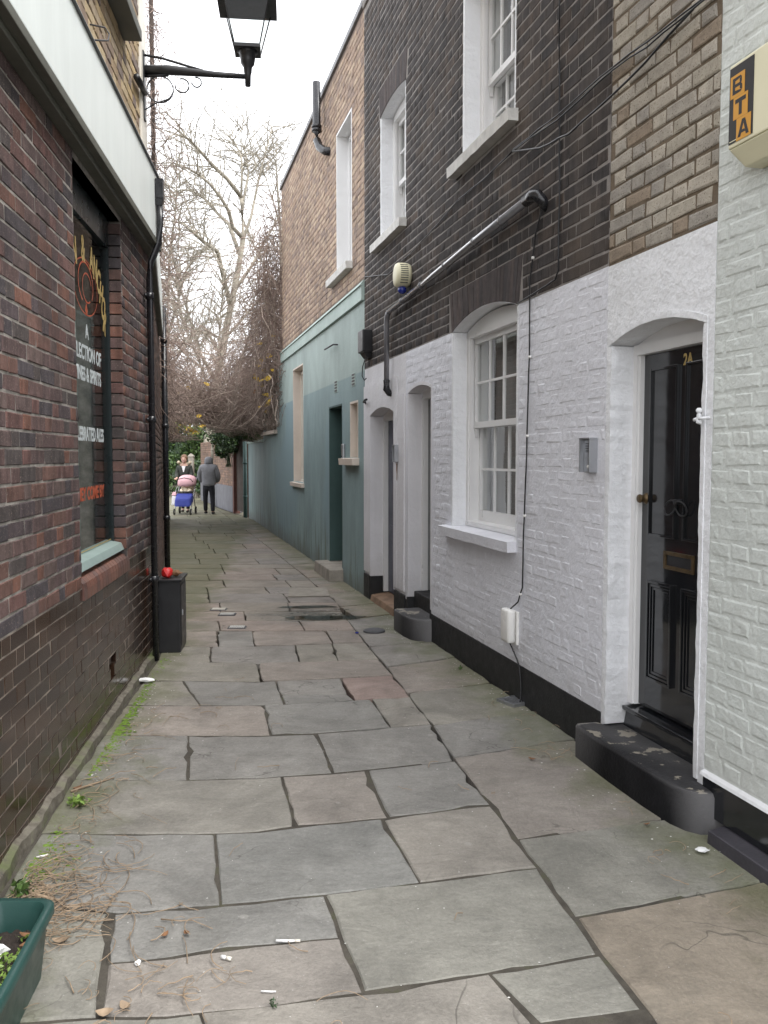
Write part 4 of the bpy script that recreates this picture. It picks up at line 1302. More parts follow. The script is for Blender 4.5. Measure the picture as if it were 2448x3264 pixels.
m.build('string_course', 'green_band', gr)
m = MB(X); wall_sheet(m, E0, E1, 3.60, 6.55, [TU], -.36, -.004); tw2 = m.build('upper_wall', 'mortar_terra', gr)
lay(WR, tw2, X, flemish(E0 + .003, E1, 3.61, 6.5, lambda z: [(TU[0] - .02, TU[1] + .02)] if TU[2] - .09 < z < TU[3] + .05 else [], course=.076, joint=.011, seed=71), 'terra', 'brick', cham=.005, jit=.003, pjit=.003)
m = MB(X); m.box(E0, E1 + .03, -.40, .03, 6.552, 6.63); m.build('parapet_coping', 'lead', gr, bevel=.01)
for (a, b, z0, z1), mt in ((SW, 'pink_trim'), (TW, 'pink_trim'), (TU, 'gloss_white')):
    m = MB(X); reveal(m, a - .001, b + .001, z0, z1, 0, -.30, .002 if mt == 'pink_trim' else -.001, .022, 2); m.build('reveal', mt, gr)
m = MB(X); reveal(m, GD[0] - .001, GD[1] + .001, .16, GD[3], 0, -.75, .001, .022, 2); m.build('reveal', 'green_dark', gr)
m = MB(X); m.box(GD[0], GD[1], -.80, -.74, .16, GD[3]); m.build('door', 'frame_dark', gr)
sash_window(gr, X, SW[0] + .02, SW[1] - .02, SW[2], SW[3] - .02, 0, -.15, 1, 1, mat='cream_trim', box=.04)
sash_window(gr, X, TW[0] + .02, TW[1] - .02, TW[2], TW[3] - .02, 0, -.13, 2, 2, mat='cream_trim')
sash_window(gr, X, TU[0] + .02, TU[1] - .02, TU[2], TU[3] - .02, 0, -.15, 3, 2)
for a, b, z0, z1, pj, mt in ((SW[0] - .05, SW[1] + .30, 1.495, 1.583, .09, 'pink_trim'), (TW[0] - .05, TW[1] + .09, 1.09, 1.163, .06, 'pink_trim'), (TU[0] - .05, TU[1] + .32, 3.84, 3.933, .09, 'stone_white')):
    m = MB(X); m.hexa([(a, -.2, z0), (b, -.2, z0), (b, pj - .006, z0), (a, pj - .006, z0)], [(a, -.2, z1 + .01), (b, -.2, z1 + .01), (b, pj, z1 - .008), (a, pj, z1 - .008)]); m.build('sill', mt, gr, bevel=.004)
m = MB(X); m.hexa([(11.30, -.6, -.05), (12.42, -.6, -.05), (12.42, .20, -.05), (11.30, .20, -.05)], [(11.32, -.6, .155), (12.40, -.6, .155), (12.40, .18, .145), (11.32, .18, .145)]); m.build('doorstep', 'stone', gr, bevel=.012)
# rear outshut with a window, then the low green wall
m = MB(X); wall_sheet(m, 16.87, 20.1, -.05, 3.34, [FW], -.36, -.004); m.build('outshut_wall', 'green_wall', gr)
m = MB(X); reveal(m, FW[0], FW[1], FW[2], FW[3], 0, -.28, -.002, .022, 2); m.build('reveal', 'pink_trim', gr)
sash_window(gr, X, FW[0] + .02, FW[1] - .02, FW[2], FW[3] - .02, 0, -.13, 2, 1, mat='cream_trim')
m = MB(X); m.box(FW[0] - .1, FW[1] + .3, -.1, .08, FW[2] - .075, FW[2] - .002); m.build('sill', 'pink_trim', gr, bevel=.005)

lw, X = WR.thing('low_wall', 'low green rendered garden wall running on past the green house', 'wall', 22.0)
m = MB(X); m.box(20.12, 23.58, -.26, -.004, -.05, 1.93); m.build('wall', 'green_wall', lw)
m = MB(X); m.box(20.12, 23.6, -.28, .02, 1.932, 1.99); m.build('coping', 'green_band', lw, bevel=.006)
bw, X = WR3.thing('brick_garden_wall', 'brown brick garden wall with grey painted foot below the ivy', 'wall', 3.0)
m = MB(X); m.box(2.36, 9.2, -.25, -.01, .72, 2.1); b1 = m.build('wall', 'mortar_tan', bw)
lay(WR3, b1, X, flemish(2.36, 9.2, .72, 2.1, lambda z: [], seed=81), 'garden', 'brick', limit=220)
m = MB(X); m.box(2.36, 9.2, -.26, .02, -.05, .719); m.build('plinth', simple('blue_grey_render', (.15, .15, .165), .85, .2, 3), bw, bevel=.01)
for q, wd, hh, lab, mt in ((.55, .26, 2.45, 'dark square timber gatepost nearer the green wall', 'wood_dark'), (2.25, .20, 2.3, 'reddish brown timber gatepost beside the brick garden wall', None)):
    p, X = WR3.thing('gate_post', lab, 'post', q, 0, 0, 'timber gateposts')
    if mt is None: MAT['wood_red'] = simple('red_brown_timber', (.10, .045, .035), .8, .3, 5); mt = 'wood_red'
    m = MB(X); m.box(q - wd / 2, q + wd / 2, -.16, .02, -.06, hh); m.build('shaft', mt, p, bevel=.008)
    m = MB(X); m.hexa([(q - wd / 2 - .015, -.175, hh + .001), (q + wd / 2 + .015, -.175, hh + .001), (q + wd / 2 + .015, .035, hh + .001), (q - wd / 2 - .015, .035, hh + .001)], [(q - wd / 4, -.1, hh + .04), (q + wd / 4, -.1, hh + .04), (q + wd / 4, -.04, hh + .04), (q - wd / 4, -.04, hh + .04)]); m.build('cap', mt, p)
p, X = WR3.thing('drain_pipe', 'grey green round downpipe at the end of the low green wall', 'pipe', .2)
m = MB(); m.tube([X(.2, .05, -.05), X(.2, .05, 2.0)], .052, 10); m.build('pipe', 'green_dark', p, smooth=True)
for zz in (.5, 1.4):
    m = MB(); m.tube([X(.2, .05, zz), X(.2, .05, zz + .05)], .064, 10); m.build('collar', 'green_dark', p, smooth=True)

gt, X = WR3.thing('timber_gate', 'dark closed timber gate between the two gateposts', 'gate', 1.4)
for i in range(8):
    a = .70 + i * .18
    m = MB(X); m.box(a, a + .174, -.10, -.07 + random.uniform(-.004, .004), .04, 2.2); m.build('board', 'wood_dark', gt, bevel=.003)
for zz in (.4, 1.8):
    m = MB(X); m.box(.70, 2.14, -.14, -.101, zz, zz + .12); m.build('rail', 'wood_dark', gt)
# ================================================================== THINGS ON THE WALLS
# wall lamp on the pub
lp, X = WL.thing('wall_lamp', 'black iron wall lamp with tapered glass lantern on a scrolled bracket', 'lamp', 6.78, 0, 4.2)
m = MB(X); m.box(6.745, 6.82, -.005, .022, 4.17, 4.68); m.build('back_plate', 'black_metal', lp, bevel=.004)
m = MB(); c = lambda o, z: X(6.78, o, z)
m.tube([c(.02, 4.545), c(.2, 4.552), c(.36, 4.545), c(.55, 4.535), c(.79, 4.53)], [.034, .036, .030, .022, .018], 10)
m.build('arm', 'black_metal', lp, smooth=True)
m = MB(); m.tube([c(.02, 4.655), c(.15, 4.638), c(.30, 4.60), c(.46, 4.56)], .010, 8); m.tube([c(.02, 4.50), c(.10, 4.505), c(.2, 4.515)], .012, 8)
m.build('brace', 'black_metal', lp, smooth=True)
for oo, zz, rr_, t0, t1 in ((.135, 4.405, .098, 0, 2 * math.pi), (.30, 4.44, .052, math.pi, 2.6 * math.pi), (.41, 4.47, .036, math.pi, 2.6 * math.pi)):
    m = MB(); m.tube([c(oo + rr_ * math.cos(t0 + (t1 - t0) * i / 28), zz + rr_ * math.sin(t0 + (t1 - t0) * i / 28)) for i in range(29)], .0055, 6, cap=True); m.build('scroll', 'black_metal', lp, smooth=True)
m = MB(); m.tube([c(.02, 4.25), c(.10, 4.30), c(.19, 4.335)], .005, 6); m.tube([c(.235, 4.40), c(.22, 4.36), c(.19, 4.33), c(.16, 4.315)], .006, 6); m.build('scroll', 'black_metal', lp, smooth=True)
LX = .80
m = MB(); c0 = c(LX, 0)
m.lathe([(.022, 4.46), (.024, 4.54), (.030, 4.56), (.034, 4.60), (.052, 4.625), (.056, 4.65), (.062, 4.70), (.082, 4.715)], (c0[0], c0[1], -0.0 + c(0, 0)[2]), 4 * 4)
m.build('holder', 'black_metal', lp, smooth=True)
def lsq(r, z):
    return [X(6.78 - r, LX - r, z), X(6.78 + r, LX - r, z), X(6.78 + r, LX + r, z), X(6.78 - r, LX + r, z)]
m = MB(); a, b = lsq(.10, 4.715), lsq(.10, 4.74); m.hexa(a, b); m.build('frame', 'black_metal', lp)
lo, hi = lsq(.097, 4.742), lsq(.172, 5.065)
m = MB()
for i in range(4): m.tube([lo[i], hi[i]], .0055, 6)
m.build('frame', 'black_metal', lp)
for i in range(4):
    k = (i + 1) % 4
    m = MB(); m.add([lo[i], lo[k], hi[k], hi[i]], [(0, 1, 2, 3)]); m.build('pane', 'glass', lp, recalc=False)
m = MB(); m.hexa(lsq(.225, 5.066), lsq(.225, 5.105)); m.hexa(lsq(.205, 5.106), lsq(.09, 5.25)); m.hexa(lsq(.085, 5.2505), lsq(.07, 5.31)); m.build('roof', 'black_metal', lp, bevel=.004)
m = MB(); m.lathe([(.012, 5.31), (.03, 5.33), (.03, 5.36), (.012, 5.38), (.018, 5.41), (.004, 5.45)], (c0[0], c0[1], c(0, 0)[2]), 12); m.build('finial', 'black_metal', lp, smooth=True)
p, X = WL.thing('bracket_conduit', 'short black conduit sticking sideways from the lamp back plate', 'conduit', 6.6, 0, 4.35)
m = MB(); m.tube([X(6.36, .03, 4.315), X(6.74, .03, 4.36)], .024, 10); m.build('pipe', 'black_metal', p, smooth=True)
p, X = WL.thing('wire_hook', 'bent wire hook in the yellow bricks above the pub fascia', 'hook', 5.05, 0, 3.95)
m = MB(); m.tube([X(4.99, -.01, 3.93), X(5.0, .08, 3.935), X(5.03, .10, 3.95), X(5.06, .10, 4.0), X(5.05, .08, 4.03), X(5.02, -.01, 4.03)], .005, 6); m.build('wire', 'iron', p, smooth=True)

# pub drainpipe with its hopper
p, X = WL.thing('drain_pipe', 'black downpipe with rectangular hopper at the corner of the pub', 'pipe', 6.86)
m = MB(); m.tube([X(6.68, .130, 3.52), X(6.68, .130, 3.36), X(6.68, .120, 3.22), X(6.68, .06, 3.08), X(6.68, .045, 2.96), X(6.68, .045, .0)], .025, 12); m.build('pipe', 'black_pipe', p, smooth=True)
m = MB(X); m.hexa([(6.655, .105, 3.50), (6.705, .105, 3.50), (6.705, .150, 3.50), (6.655, .150, 3.50)], [(6.645, .102, 3.55), (6.715, .102, 3.55), (6.715, .165, 3.55), (6.645, .165, 3.55)]); m.box(6.645, 6.715, .102, .165, 3.551, 3.70); m.build('hopper', 'black_pipe', p, bevel=.006)
for zz in (.62, 1.86, 2.80):
    m = MB(); m.tube([X(6.68, .045, zz), X(6.68, .045, zz + .05)], .032, 12); m.tube([X(6.63, .02, zz + .025), X(6.73, .02, zz + .025)], .012, 6); m.build('collar', 'black_pipe', p, smooth=True)
p, X = WL2.thing('drain_pipe', 'black downpipe at the far end of the brown brick extension', 'pipe', 5.4)
m = MB(); m.tube([X(5.4, .06, 3.7), X(5.4, .06, 0)], .04, 12); m.build('pipe', 'black_pipe', p, smooth=True)
for zz in (.7, 2.0, 3.2):
    m = MB(); m.tube([X(5.4, .06, zz), X(5.4, .06, zz + .06)], .05, 12); m.build('collar', 'black_pipe', p, smooth=True)

# black cabinet against the pub, red foil scrap on it
cb, X = WL.thing('utility_cabinet', 'narrow glossy black service cabinet standing against the pub beside the downpipe', 'cabinet', 7.02)
m = MB(X); m.box(6.93, 7.30, .03, .205, .0, .585); m.build('body', 'black_metal', cb, bevel=.006)
m = MB(X); m.box(6.915, 7.315, .02, .222, .5855, .605); m.build('lid', 'black_metal', cb, bevel=.006)
m = MB(X); m.box(6.96, 7.27, .2055, .211, .05, .55); m.build('door', 'black_metal', cb, bevel=.003)
m = MB(X); m.box(6.975, 6.99, .2115, .222, .30, .345); m.build('lock', 'steel', cb, bevel=.002)
def crumple(name, label, cat, loc, r, mat, seed, sz=(1, 1, 1), sub=2):
    bm = bmesh.new()
    bmesh.ops.create_icosphere(bm, subdivisions=sub, radius=1)
    for v in bm.verts:
        k = 1 + .55 * mnoise.noise(v.co * 2.2 + Vector((seed * 7.1, seed, 0)))
        v.co = Vector((v.co.x * k * sz[0], v.co.y * k * sz[1], v.co.z * k * sz[2])) * r
    zmin = min(v.co.z for v in bm.verts)
    for v in bm.verts: v.co.z -= zmin
    me = bpy.data.meshes.new(name); bm.to_mesh(me); bm.free()
    o = link(name, me, mat)
    o.location = loc
    return tag(o, label, cat)
q = WL.world(7.02, .09, .606)
crumple('drink_carton', 'crumpled red foil packet lying on top of the black cabinet', 'packet', q, .05, 'red_card', 3, (1, 1, .9))
q = WL.world(7.10, .15, .606)
crumple('paper_bag', 'scrunched brown paper scrap beside the red packet on the cabinet', 'paper', q, .035, 'leaf_brown', 5, (1.4, 1, .7))

# alarm box BTA
al, X = WR.thing('alarm_box', 'cream burglar alarm box with black and orange BTA sticker on the sage wall', 'alarm', 3.45, 0, 2.73)
m = MB(X)
a, b, dp = 3.20, 3.52, .12
m.box(a, b, -.003, dp, 2.775, 3.085)
m.hexa([(a + .02, -.003, 2.70), (b - .045, -.003, 2.70), (b - .045, .075, 2.70), (a + .02, .075, 2.70)], [(a + .002, -.003, 2.7735), (b - .002, -.003, 2.7735), (b - .002, dp - .002, 2.7735), (a + .002, dp - .002, 2.7735)])
m.build('case', 'cream_plastic', al, bevel=.006)
m = MB(X); m.box(b - .142, b - .004, dp, dp + .0016, 2.79, 3.072); st = m.build('sticker', 'ink', al)
for i, ch in enumerate('BTA'):
    zc = 3.046 - .0835 * (i + 1)
    sc_ = b - .010 - .020 * i
    m = MB(X); m.box(sc_ - .082, sc_, dp + .0017, dp + .0026, zc - .006, zc + .0765); m.build('letter_panel', 'orange', st)
    # block letters: (u, v) boxes in the panel, u to the reader's right, v up
    G = {'B': [[(.1, .06), (.32, .06), (.32, .94), (.1, .94)], [(.321, .06), (.78, .06), (.90, .17), (.321, .25)], [(.321, .41), (.74, .41), (.82, .50), (.74, .59), (.321, .59)], [(.321, .75), (.86, .83), (.76, .94), (.321, .94)], [(.70, .2301), (.90, .1701), (.90, .41), (.821, .499), (.70, .409)], [(.68, .591), (.74, .591), (.821, .501), (.86, .60), (.86, .829), (.68, .79)]],
         'T': [[(.06, .72), (.94, .72), (.94, .95), (.06, .95)], [(.37, .05), (.63, .05), (.63, .719), (.37, .719)]],
         'A': [[(.04, .05), (.28, .05), (.60, .95), (.38, .95)], [(.72, .05), (.96, .05), (.64, .95), (.601, .95), (.52, .70)], [(.34, .22), (.67, .22), (.60, .38), (.40, .38)]]}[ch]
    for poly in G:
        m = MB(X); m.add([(sc_ - .006 - (1 - u) * 0 - .070 * (1 - u), dp + .0029, zc + .001 + .069 * v) if False else (sc_ - .006 - .070 * u, dp + .0029, zc + .001 + .069 * v) for u, v in poly], [tuple(range(len(poly)))])
        m.build('letter', 'ink', st, recalc=False)
m = MB(X); m.box(b - .13, b - .01, dp + .0016, dp + .0024, 2.797, 2.800); m.build('small_print', 'cream_plastic', st)
m = MB(); m.lathe([(.007, 0), (.007, .003), (.004, .006)], (0, 0, 0), 12, 'x'); sc1 = m.build('screw', 'steel', al, smooth=True); sc1.location = X(a, .06, 2.82); sc1.rotation_euler = (0, 0, math.pi)

# door entry panels
def entry(label, s0, s1, z0, z1, mat_face, grp='door entry panels'):
    p, X = WR.thing('entry_phone', label, 'entry phone', (s0 + s1) / 2, 0, z0, grp)
    m = MB(X); m.box(s0, s1, -.003, .022, z0, z1); m.build('back_box', 'steel', p, bevel=.003)
    m = MB(X)
    m.box(s0 - .008, s1 + .008, -.003, .05, z1 + .0005, z1 + .010); m.box(s0 - .008, s0 - .0005, -.003, .048, z0, z1); m.box(s1 + .0005, s1 + .008, -.003, .048, z0, z1)
    m.build('hood', 'steel', p, bevel=.001)
    m = MB(X)
    for i in range(6):
        m.box(s0 + .02, s1 - .02, .0222, .0245, z1 - .022 - i * .009, z1 - .018 - i * .009)
    m.build('speaker_grille', 'black_metal', p)
    m = MB(); m.lathe([(.009, 0), (.009, .004), (.006, .006)], X((s0 + s1) / 2, .0222, z0 + .03), 12, 'y'); m.build('button', 'white_plastic', p, smooth=True)
    return p
entry('steel door entry panel on the white wall beside the black front door', 4.73, 4.83, 1.515, 1.69, 'steel')
entry('steel door entry panel between the two arched doorways above a rust stain', 8.66, 8.735, 1.545, 1.705, 'steel')
p, X = WR.thing('rust_stain', 'brown rust streak running down the wall under the far entry panel', 'stain', 8.69, .009, 1.4)
m = MB(X); m.add([(8.672, .0118, 1.53), (8.71, .0118, 1.53), (8.712, .0118, 1.47), (8.698, .0118, 1.43), (8.70, .0118, 1.37), (8.685, .0118, 1.36), (8.68, .0118, 1.46)], [(0, 1, 2, 3, 4, 5, 6)]); m.build('streak', 'rust', p, recalc=False)
p, X = WR.thing('door_bell', 'small black bell push with white button on the near arched doorway jamb', 'doorbell', 8.34, -.15, 1.545)
m = MB(X); m.box(8.325, 8.342, -.205, -.155, 1.545, 1.60); m.build('plate', 'black_metal', p, bevel=.002)
m = MB(); m.lathe([(.007, 0), (.007, .004), (.004, .006)], X(8.325, -.18, 1.572), 10, 'x'); b = m.build('button', 'white_plastic', p, smooth=True)
# white iron hook on the corner by the black door
p, X = WR.thing('iron_hook', 'white painted iron shutter hook on the edge of the black door opening', 'hook', 3.775, 0, 1.75)
m = MB(); m.lathe([(.008, 0), (.013, .007), (.013, .014), (.006, .022)], X(3.80, .026, 1.785), 12); m.build('knob', 'white_bright', p, smooth=True)
m = MB(X); m.hexa([(3.79, .016, 1.735), (3.81, .016, 1.735), (3.81, .036, 1.742), (3.79, .036, 1.742)], [(3.792, .018, 1.784), (3.808, .018, 1.784), (3.808, .033, 1.784), (3.792, .033, 1.784)]); m.build('body', 'white_bright', p, bevel=.005)
m = MB(); m.tube([X(3.765, -.005, 1.765), X(3.775, .03, 1.762), X(3.79, .030, 1.76)], .006, 8); m.tube([X(3.808, .028, 1.762), X(3.828, .030, 1.756)], .0075, 8); m.build('pin', 'white_bright', p, smooth=True)

# siren
p, X = WR.thing('siren', 'round cream slotted alarm siren with blue strobe below on the dark brick', 'siren', 8.32, 0, 3.1)
cz, cs = 3.27, 8.32
m = MB()
m.lathe([(.098, -.004), (.108, .02), (.112, .06), (.110, .11), (.100, .128), (.06, .138), (.01, .14)], X(cs, 0, cz), 32, 'y')
bd = m.build('body', 'cream_plastic', p, smooth=True)
for i in range(9):
    z_ = cz - .080 + i * .020
    wx = math.sqrt(max(.1125 ** 2 - (z_ - cz) ** 2, 0))
    m = MB(X); m.box(cs - wx - .0006, cs - wx * .72, .035, .105, z_ - .0032, z_ + .0032); m.build('slot', 'black_metal', p)
m = MB()
m.lathe([(.03, 0), (.040, -.018), (.040, -.045), (.026, -.06), (.01, -.066)], X(cs, .065, cz - .103), 16); m.build('strobe', 'blue_plastic', p, smooth=True)

# fat grey pipe across the dark bricks
p, X = WR.thing('waste_pipe', 'glossy grey waste pipe slanting down across the dark bricks to the far doorway', 'pipe', 7.2, 0, 2.2)
m = MB(); m.tube([X(5.50, .055, 3.165), X(6.4, .056, 3.135), X(7.4, .055, 3.085), X(8.84, .056, 3.02)], .027, 14); m.build('pipe', 'grey_pipe', p, smooth=True)
m = MB(); m.tube([X(8.84, .056, 3.02), X(8.90, .056, 2.985), X(8.92, .056, 2.93), X(8.92, .056, 2.30)], .027, 14); m.build('pipe', 'grey_pipe', p, smooth=True)
for a_, b_ in ((( 5.52, 3.166), (5.40, 3.166)),):
    m = MB(); m.tube([X(5.56, .055, 3.164), X(5.46, .055, 3.168), X(5.42, .045, 3.160), X(5.40, .02, 3.12), X(5.40, -.02, 3.08)], [.036, .037, .036, .034, .03], 14); m.build('elbow', 'black_pipe', p, smooth=True)
m = MB(); m.tube([X(8.92, .056, 2.36), X(8.92, .056, 2.27), X(8.92, .03, 2.235), X(8.92, -.02, 2.22)], [.035, .036, .034, .03], 14); m.build('elbow', 'black_pipe', p, smooth=True)
for s_, z_ in ((5.95, 3.150), (6.45, 3.133), (7.1, 3.10), (7.75, 3.07), (8.35, 3.043)):
    m = MB(); m.tube([X(s_ - .012, .055, z_), X(s_ + .012, .055, z_)], .031, 14); m.build('clip', 'grey_pipe', p, smooth=True)
p, X = WR.thing('junction_box', 'black plastic junction box on the dark brick corner beside the green house', 'junction box', 9.86, 0, 2.7)
m = MB(X); m.box(9.74, 9.98, -.004, .11, 2.74, 2.98); m.build('case', 'black_metal', p, bevel=.012)
m = MB(X); m.hexa([(9.80, .0, 2.68), (9.94, .0, 2.68), (9.94, .05, 2.68), (9.80, .05, 2.68)], [(9.76, -.002, 2.7395), (9.96, -.002, 2.7395), (9.96, .09, 2.7395), (9.76, .09, 2.7395)]); m.build('gland', 'black_metal', p)
m = MB(); m.tube([X(9.95, .03, 2.69), X(10.0, .05, 2.6), X(10.02, .05, 2.5), X(9.99, .03, 2.45), X(9.95, .02, 2.47)], .006, 6); m.build('cable', 'black_metal', p, smooth=True)
p, X = WR.thing('wall_tap', 'tiny black bracket on the white wall near the green house corner', 'bracket', 9.9, 0, 2.2)
m = MB(); m.tube([X(10.0, .01, 2.205), X(9.96, .05, 2.205), X(9.86, .055, 2.225), X(9.80, .05, 2.225)], .012, 8); m.tube([X(10.0, 0, 2.205), X(10.0, .02, 2.205)], .02, 8); m.build('arm', 'black_metal', p, smooth=True)
p, X = WR.thing('wall_bar', 'thin rusty iron bar sticking out of the green wall', 'bar', 11.9, 0, 3.03)
m = MB(); m.tube([X(11.62, -.01, 3.05), X(11.62, .06, 3.05), X(12.2, .065, 3.055)], .011, 8); m.build('bar', 'iron', p, smooth=True)
for s_, l in ((11.74, 'dark slotted air vent in the green wall, farther of two'), (10.68, 'dark slotted air vent in the green wall, nearer of two above the small window')):
    p, X = WR.thing('air_vent', l, 'vent', s_, 0, 2.43, 'air vents in the green wall')
    m = MB(X); m.box(s_ - .10, s_ + .10, -.003, .006, 2.44, 2.60); m.build('plate', 'green_band', p, bevel=.002)
    for r_ in range(4):
        m = MB(X); m.box(s_ - .08, s_ + .08, .0062, .0075, 2.452 + r_ * .037, 2.476 + r_ * .037); m.build('slot', 'ink', p)
p, X = WR.thing('entry_phone', 'round edged grey bell panel at the green house door', 'entry phone', 11.28, 0, 1.55)
m = MB(X); m.box(11.18, 11.28, -.003, .035, 1.56, 1.76); m.build('case', 'steel', p, bevel=.014)
m = MB(); m.lathe([(.012, 0), (.012, .005), (.006, .008)], X(11.23, .0352, 1.60), 10, 'y'); m.build('button', 'black_metal', p, smooth=True)
# soil pipe
p, X = WR.thing('soil_pipe', 'black vent pipe rising past the pink brick parapet', 'pipe', 12.9, 0, 5.7)
m = MB(); m.tube([X(12.10, -.03, 5.66), X(12.22, .04, 5.70), X(12.38, .09, 5.80), X(12.46, .11, 5.92), X(12.48, .11, 6.04), X(12.48, .11, 6.70)], .055, 14); m.build('pipe', 'black_pipe', p, smooth=True)
for zz in (6.04, 6.09):
    m = MB(); m.tube([X(12.48, .11, zz), X(12.48, .11, zz + .035)], .070, 14); m.build('collar', 'black_pipe', p, smooth=True)

# white telephone box low on the wall
p, X = WR.thing('cable_box', 'white plastic cable box low on the white wall', 'cable box', 5.8, 0, .35)
m = MB(X); m.box(5.73, 5.865, -.003, .016, .365, .585); m.build('back_plate', 'white_plastic', p, bevel=.004)
m = MB(X); m.box(5.735, 5.872, .0175, .075, .375, .598); m.build('cover', 'white_plastic', p, bevel=.022, smooth=True)
# cables
def cable(label, pts, r=.006, mat='black_metal', clips=0, sag=None):
    s_ = sum(p[0] for p in pts) / len(pts)
    p, X = WR.thing('cable', label, 'cable', s_, 0, min(q[2] for q in pts))
    P = []
    for a, b in zip(pts[:-1], pts[1:]):
        k = max(2, int(math.dist(a, b) / .12))
        for i in range(k):
            t = i / k
            P.append((a[0] + (b[0] - a[0]) * t + random.uniform(-.004, .004), a[1] + (b[1] - a[1]) * t, a[2] + (b[2] - a[2]) * t + random.uniform(-.004, .004)))
    P.append(pts[-1])
    m = MB(); m.tube([X(*q) for q in P], r, 6); m.build('wire', mat, p, smooth=True)
    if clips:
        for i in range(3, len(P) - 1, clips):
            m = MB(); c = X(P[i][0], P[i][1] - .002, P[i][2]); m.lathe([(.009, -.008), (.011, 0), (.009, .008)], c, 8); m.build('clip', 'white_plastic', p, smooth=True)
    return p
cable('thin black cable down the dark bricks then along the white paint edge', [(5.235, .008, 6.3), (5.233, .008, 4.2), (5.20, .008, 3.05), (5.197, .010, 2.67), (5.23, .012, 2.63), (5.34, .012, 2.618), (5.56, .012, 2.598), (5.775, .012, 2.583)], .005)
cable('black cable with white clips running down beside the window to the cable box', [(5.43, .012, 3.08), (5.52, .01, 2.95), (5.60, .008, 2.69), (5.59, .01, 2.22), (5.60, .01, 2.0), (5.615, .01, 1.6), (5.65, .01, 1.1), (5.655, .01, .76), (5.70, .02, .66), (5.79, .035, .597)], .005, clips=4)
cable('black cable from the cable box down to the pavement', [(5.79, .04, .372), (5.74, .02, .30), (5.69, .012, .245), (5.655, .012, .09), (5.63, .03, 0)], .005)
cable('slack cable crossing the dark bricks under the two upper windows', [(5.87, .01, 3.58), (6.4, .014, 3.55), (6.9, .014, 3.565), (7.43, .014, 3.508), (8.2, .014, 3.45), (9.04, .014, 3.425), (9.6, .012, 3.52), (10.1, .012, 3.61)], .005)
cable('uppermost of the three wires sagging across the pale brick panel', [(2.4, .03, 3.62), (3.2, .03, 3.52), (3.85, .03, 3.51), (4.25, .03, 3.525), (4.60, .02, 3.555), (5.2, .03, 3.545), (5.85, .02, 3.575)], .0045)
cable('middle of the three wires sagging across the pale brick panel', [(2.4, .035, 3.60), (3.2, .035, 3.50), (3.86, .035, 3.49), (4.25, .035, 3.50), (4.60, .02, 3.54), (5.2, .03, 3.515), (5.86, .02, 3.57)], .0045)
cable('lowest slack wire sagging across the pale brick panel', [(3.9, .03, 3.50), (4.25, .04, 3.43), (4.55, .05, 3.39), (5.0, .05, 3.37), (5.4, .04, 3.43), (5.86, .02, 3.565)], .006)

# ================================================================== THINGS ON THE PAVEMENT
def flat_poly(name, label, cat, pts, z, mat, kind=None, h=.0):
    cx_, cy_ = sum(p[0] for p in pts) / len(pts), sum(p[1] for p in pts) / len(pts)
    m = MB()
    if h: m.slabz([(p[0] - cx_, p[1] - cy_) for p in pts], 0, h)
    else: m.add([(p[0] - cx_, p[1] - cy_, 0) for p in pts], [tuple(range(len(pts)))])
    o = m.build(name, mat, recalc=bool(h))
    o.location = (cx_, cy_, z)
    return tag(o, label, cat, None, kind)
def blob(cx_, cy_, rx, ry, seed, n=40, amp=.35, rot=0):
    out = []
    for i in range(n):
        a = 2 * math.pi * i / n
        k = 1 + amp * mnoise.noise((math.cos(a) * 1.4 + seed, math.sin(a) * 1.4, seed * 3)) + amp * .5 * mnoise.noise((math.cos(a) * 4 + seed, math.sin(a) * 4, 7))
        x, y = rx * k * math.cos(a), ry * k * math.sin(a)
        out.append((cx_ + x * math.cos(rot) - y * math.sin(rot), cy_ + x * math.sin(rot) + y * math.cos(rot)))
    return out
flat_poly('puddle', 'shallow dark puddle lying along the slabs, nearer the doorstep', 'puddle', blob(-.58, 8.42, .40, .12, 1.3, 90, rot=.08), .0034, 'puddle')
flat_poly('puddle', 'long thin puddle on the slabs behind the nearer one', 'puddle', blob(-.80, 9.02, .36, .08, 4.1, 90, rot=.05), .0034, 'puddle')
mh = flat_poly('inspection_cover', 'rectangular stone inspection cover set in the paving beyond the puddles', 'cover', [(-1.09, 9.66), (-.62, 9.70), (-.70, 10.33), (-1.14, 10.30)], .004, 'stone', None, .010)
rc = empty('stopcock_cover', 'small round iron cover in the slabs beside the black doorstep', 'cover', (-.09, 7.76, 0))
m = MB(); m.lathe([(.10, 0), (.10, .012), (.092, .016)], (0, 0, 0), 24); m.build('rim', 'iron', rc)
m = MB(); m.lathe([(.085, .0), (.085, .018), (.08, .020)], (0, 0, 0), 24); m.build('lid', 'iron', rc)
for (x, y, a, l, mt) in ((-1.73, 8.88, .0, 'yellowish ribbed grating in the paving, farthest of three', 'cream_trim'), (-1.59, 8.60, .02, 'white ribbed grating in the paving, middle of three', 'stone_white'), (-1.375, 7.93, .03, 'grey white ribbed grating in the paving, nearest of three', 'stone_white')):
    g = empty('paving_grating', l, 'grating', (x, y, 0), a, 'ribbed gratings in the paving')
    m = MB(); m.box(-.085, .085, -.06, .06, -.03, .006); m.build('frame', 'iron', g)
    for i in range(9):
        m = MB(); m.box(-.062 + i * .0155 - .005, -.062 + i * .0155 + .005, -.045, .045, .0062, .013); m.build('bar', mt, g)
g = empty('drain_grate', 'grey iron drain grate against the black plinth', 'grate', (.855, 5.50, 0), .55)
m = MB()
m.box(-.085, .085, -.085, -.065, -.02, .016); m.box(-.085, .085, .065, .085, -.02, .016); m.box(-.085, -.065, -.065, .065, -.02, .016); m.box(.065, .085, -.065, .065, -.02, .016)
m.build('frame', 'steel', g)
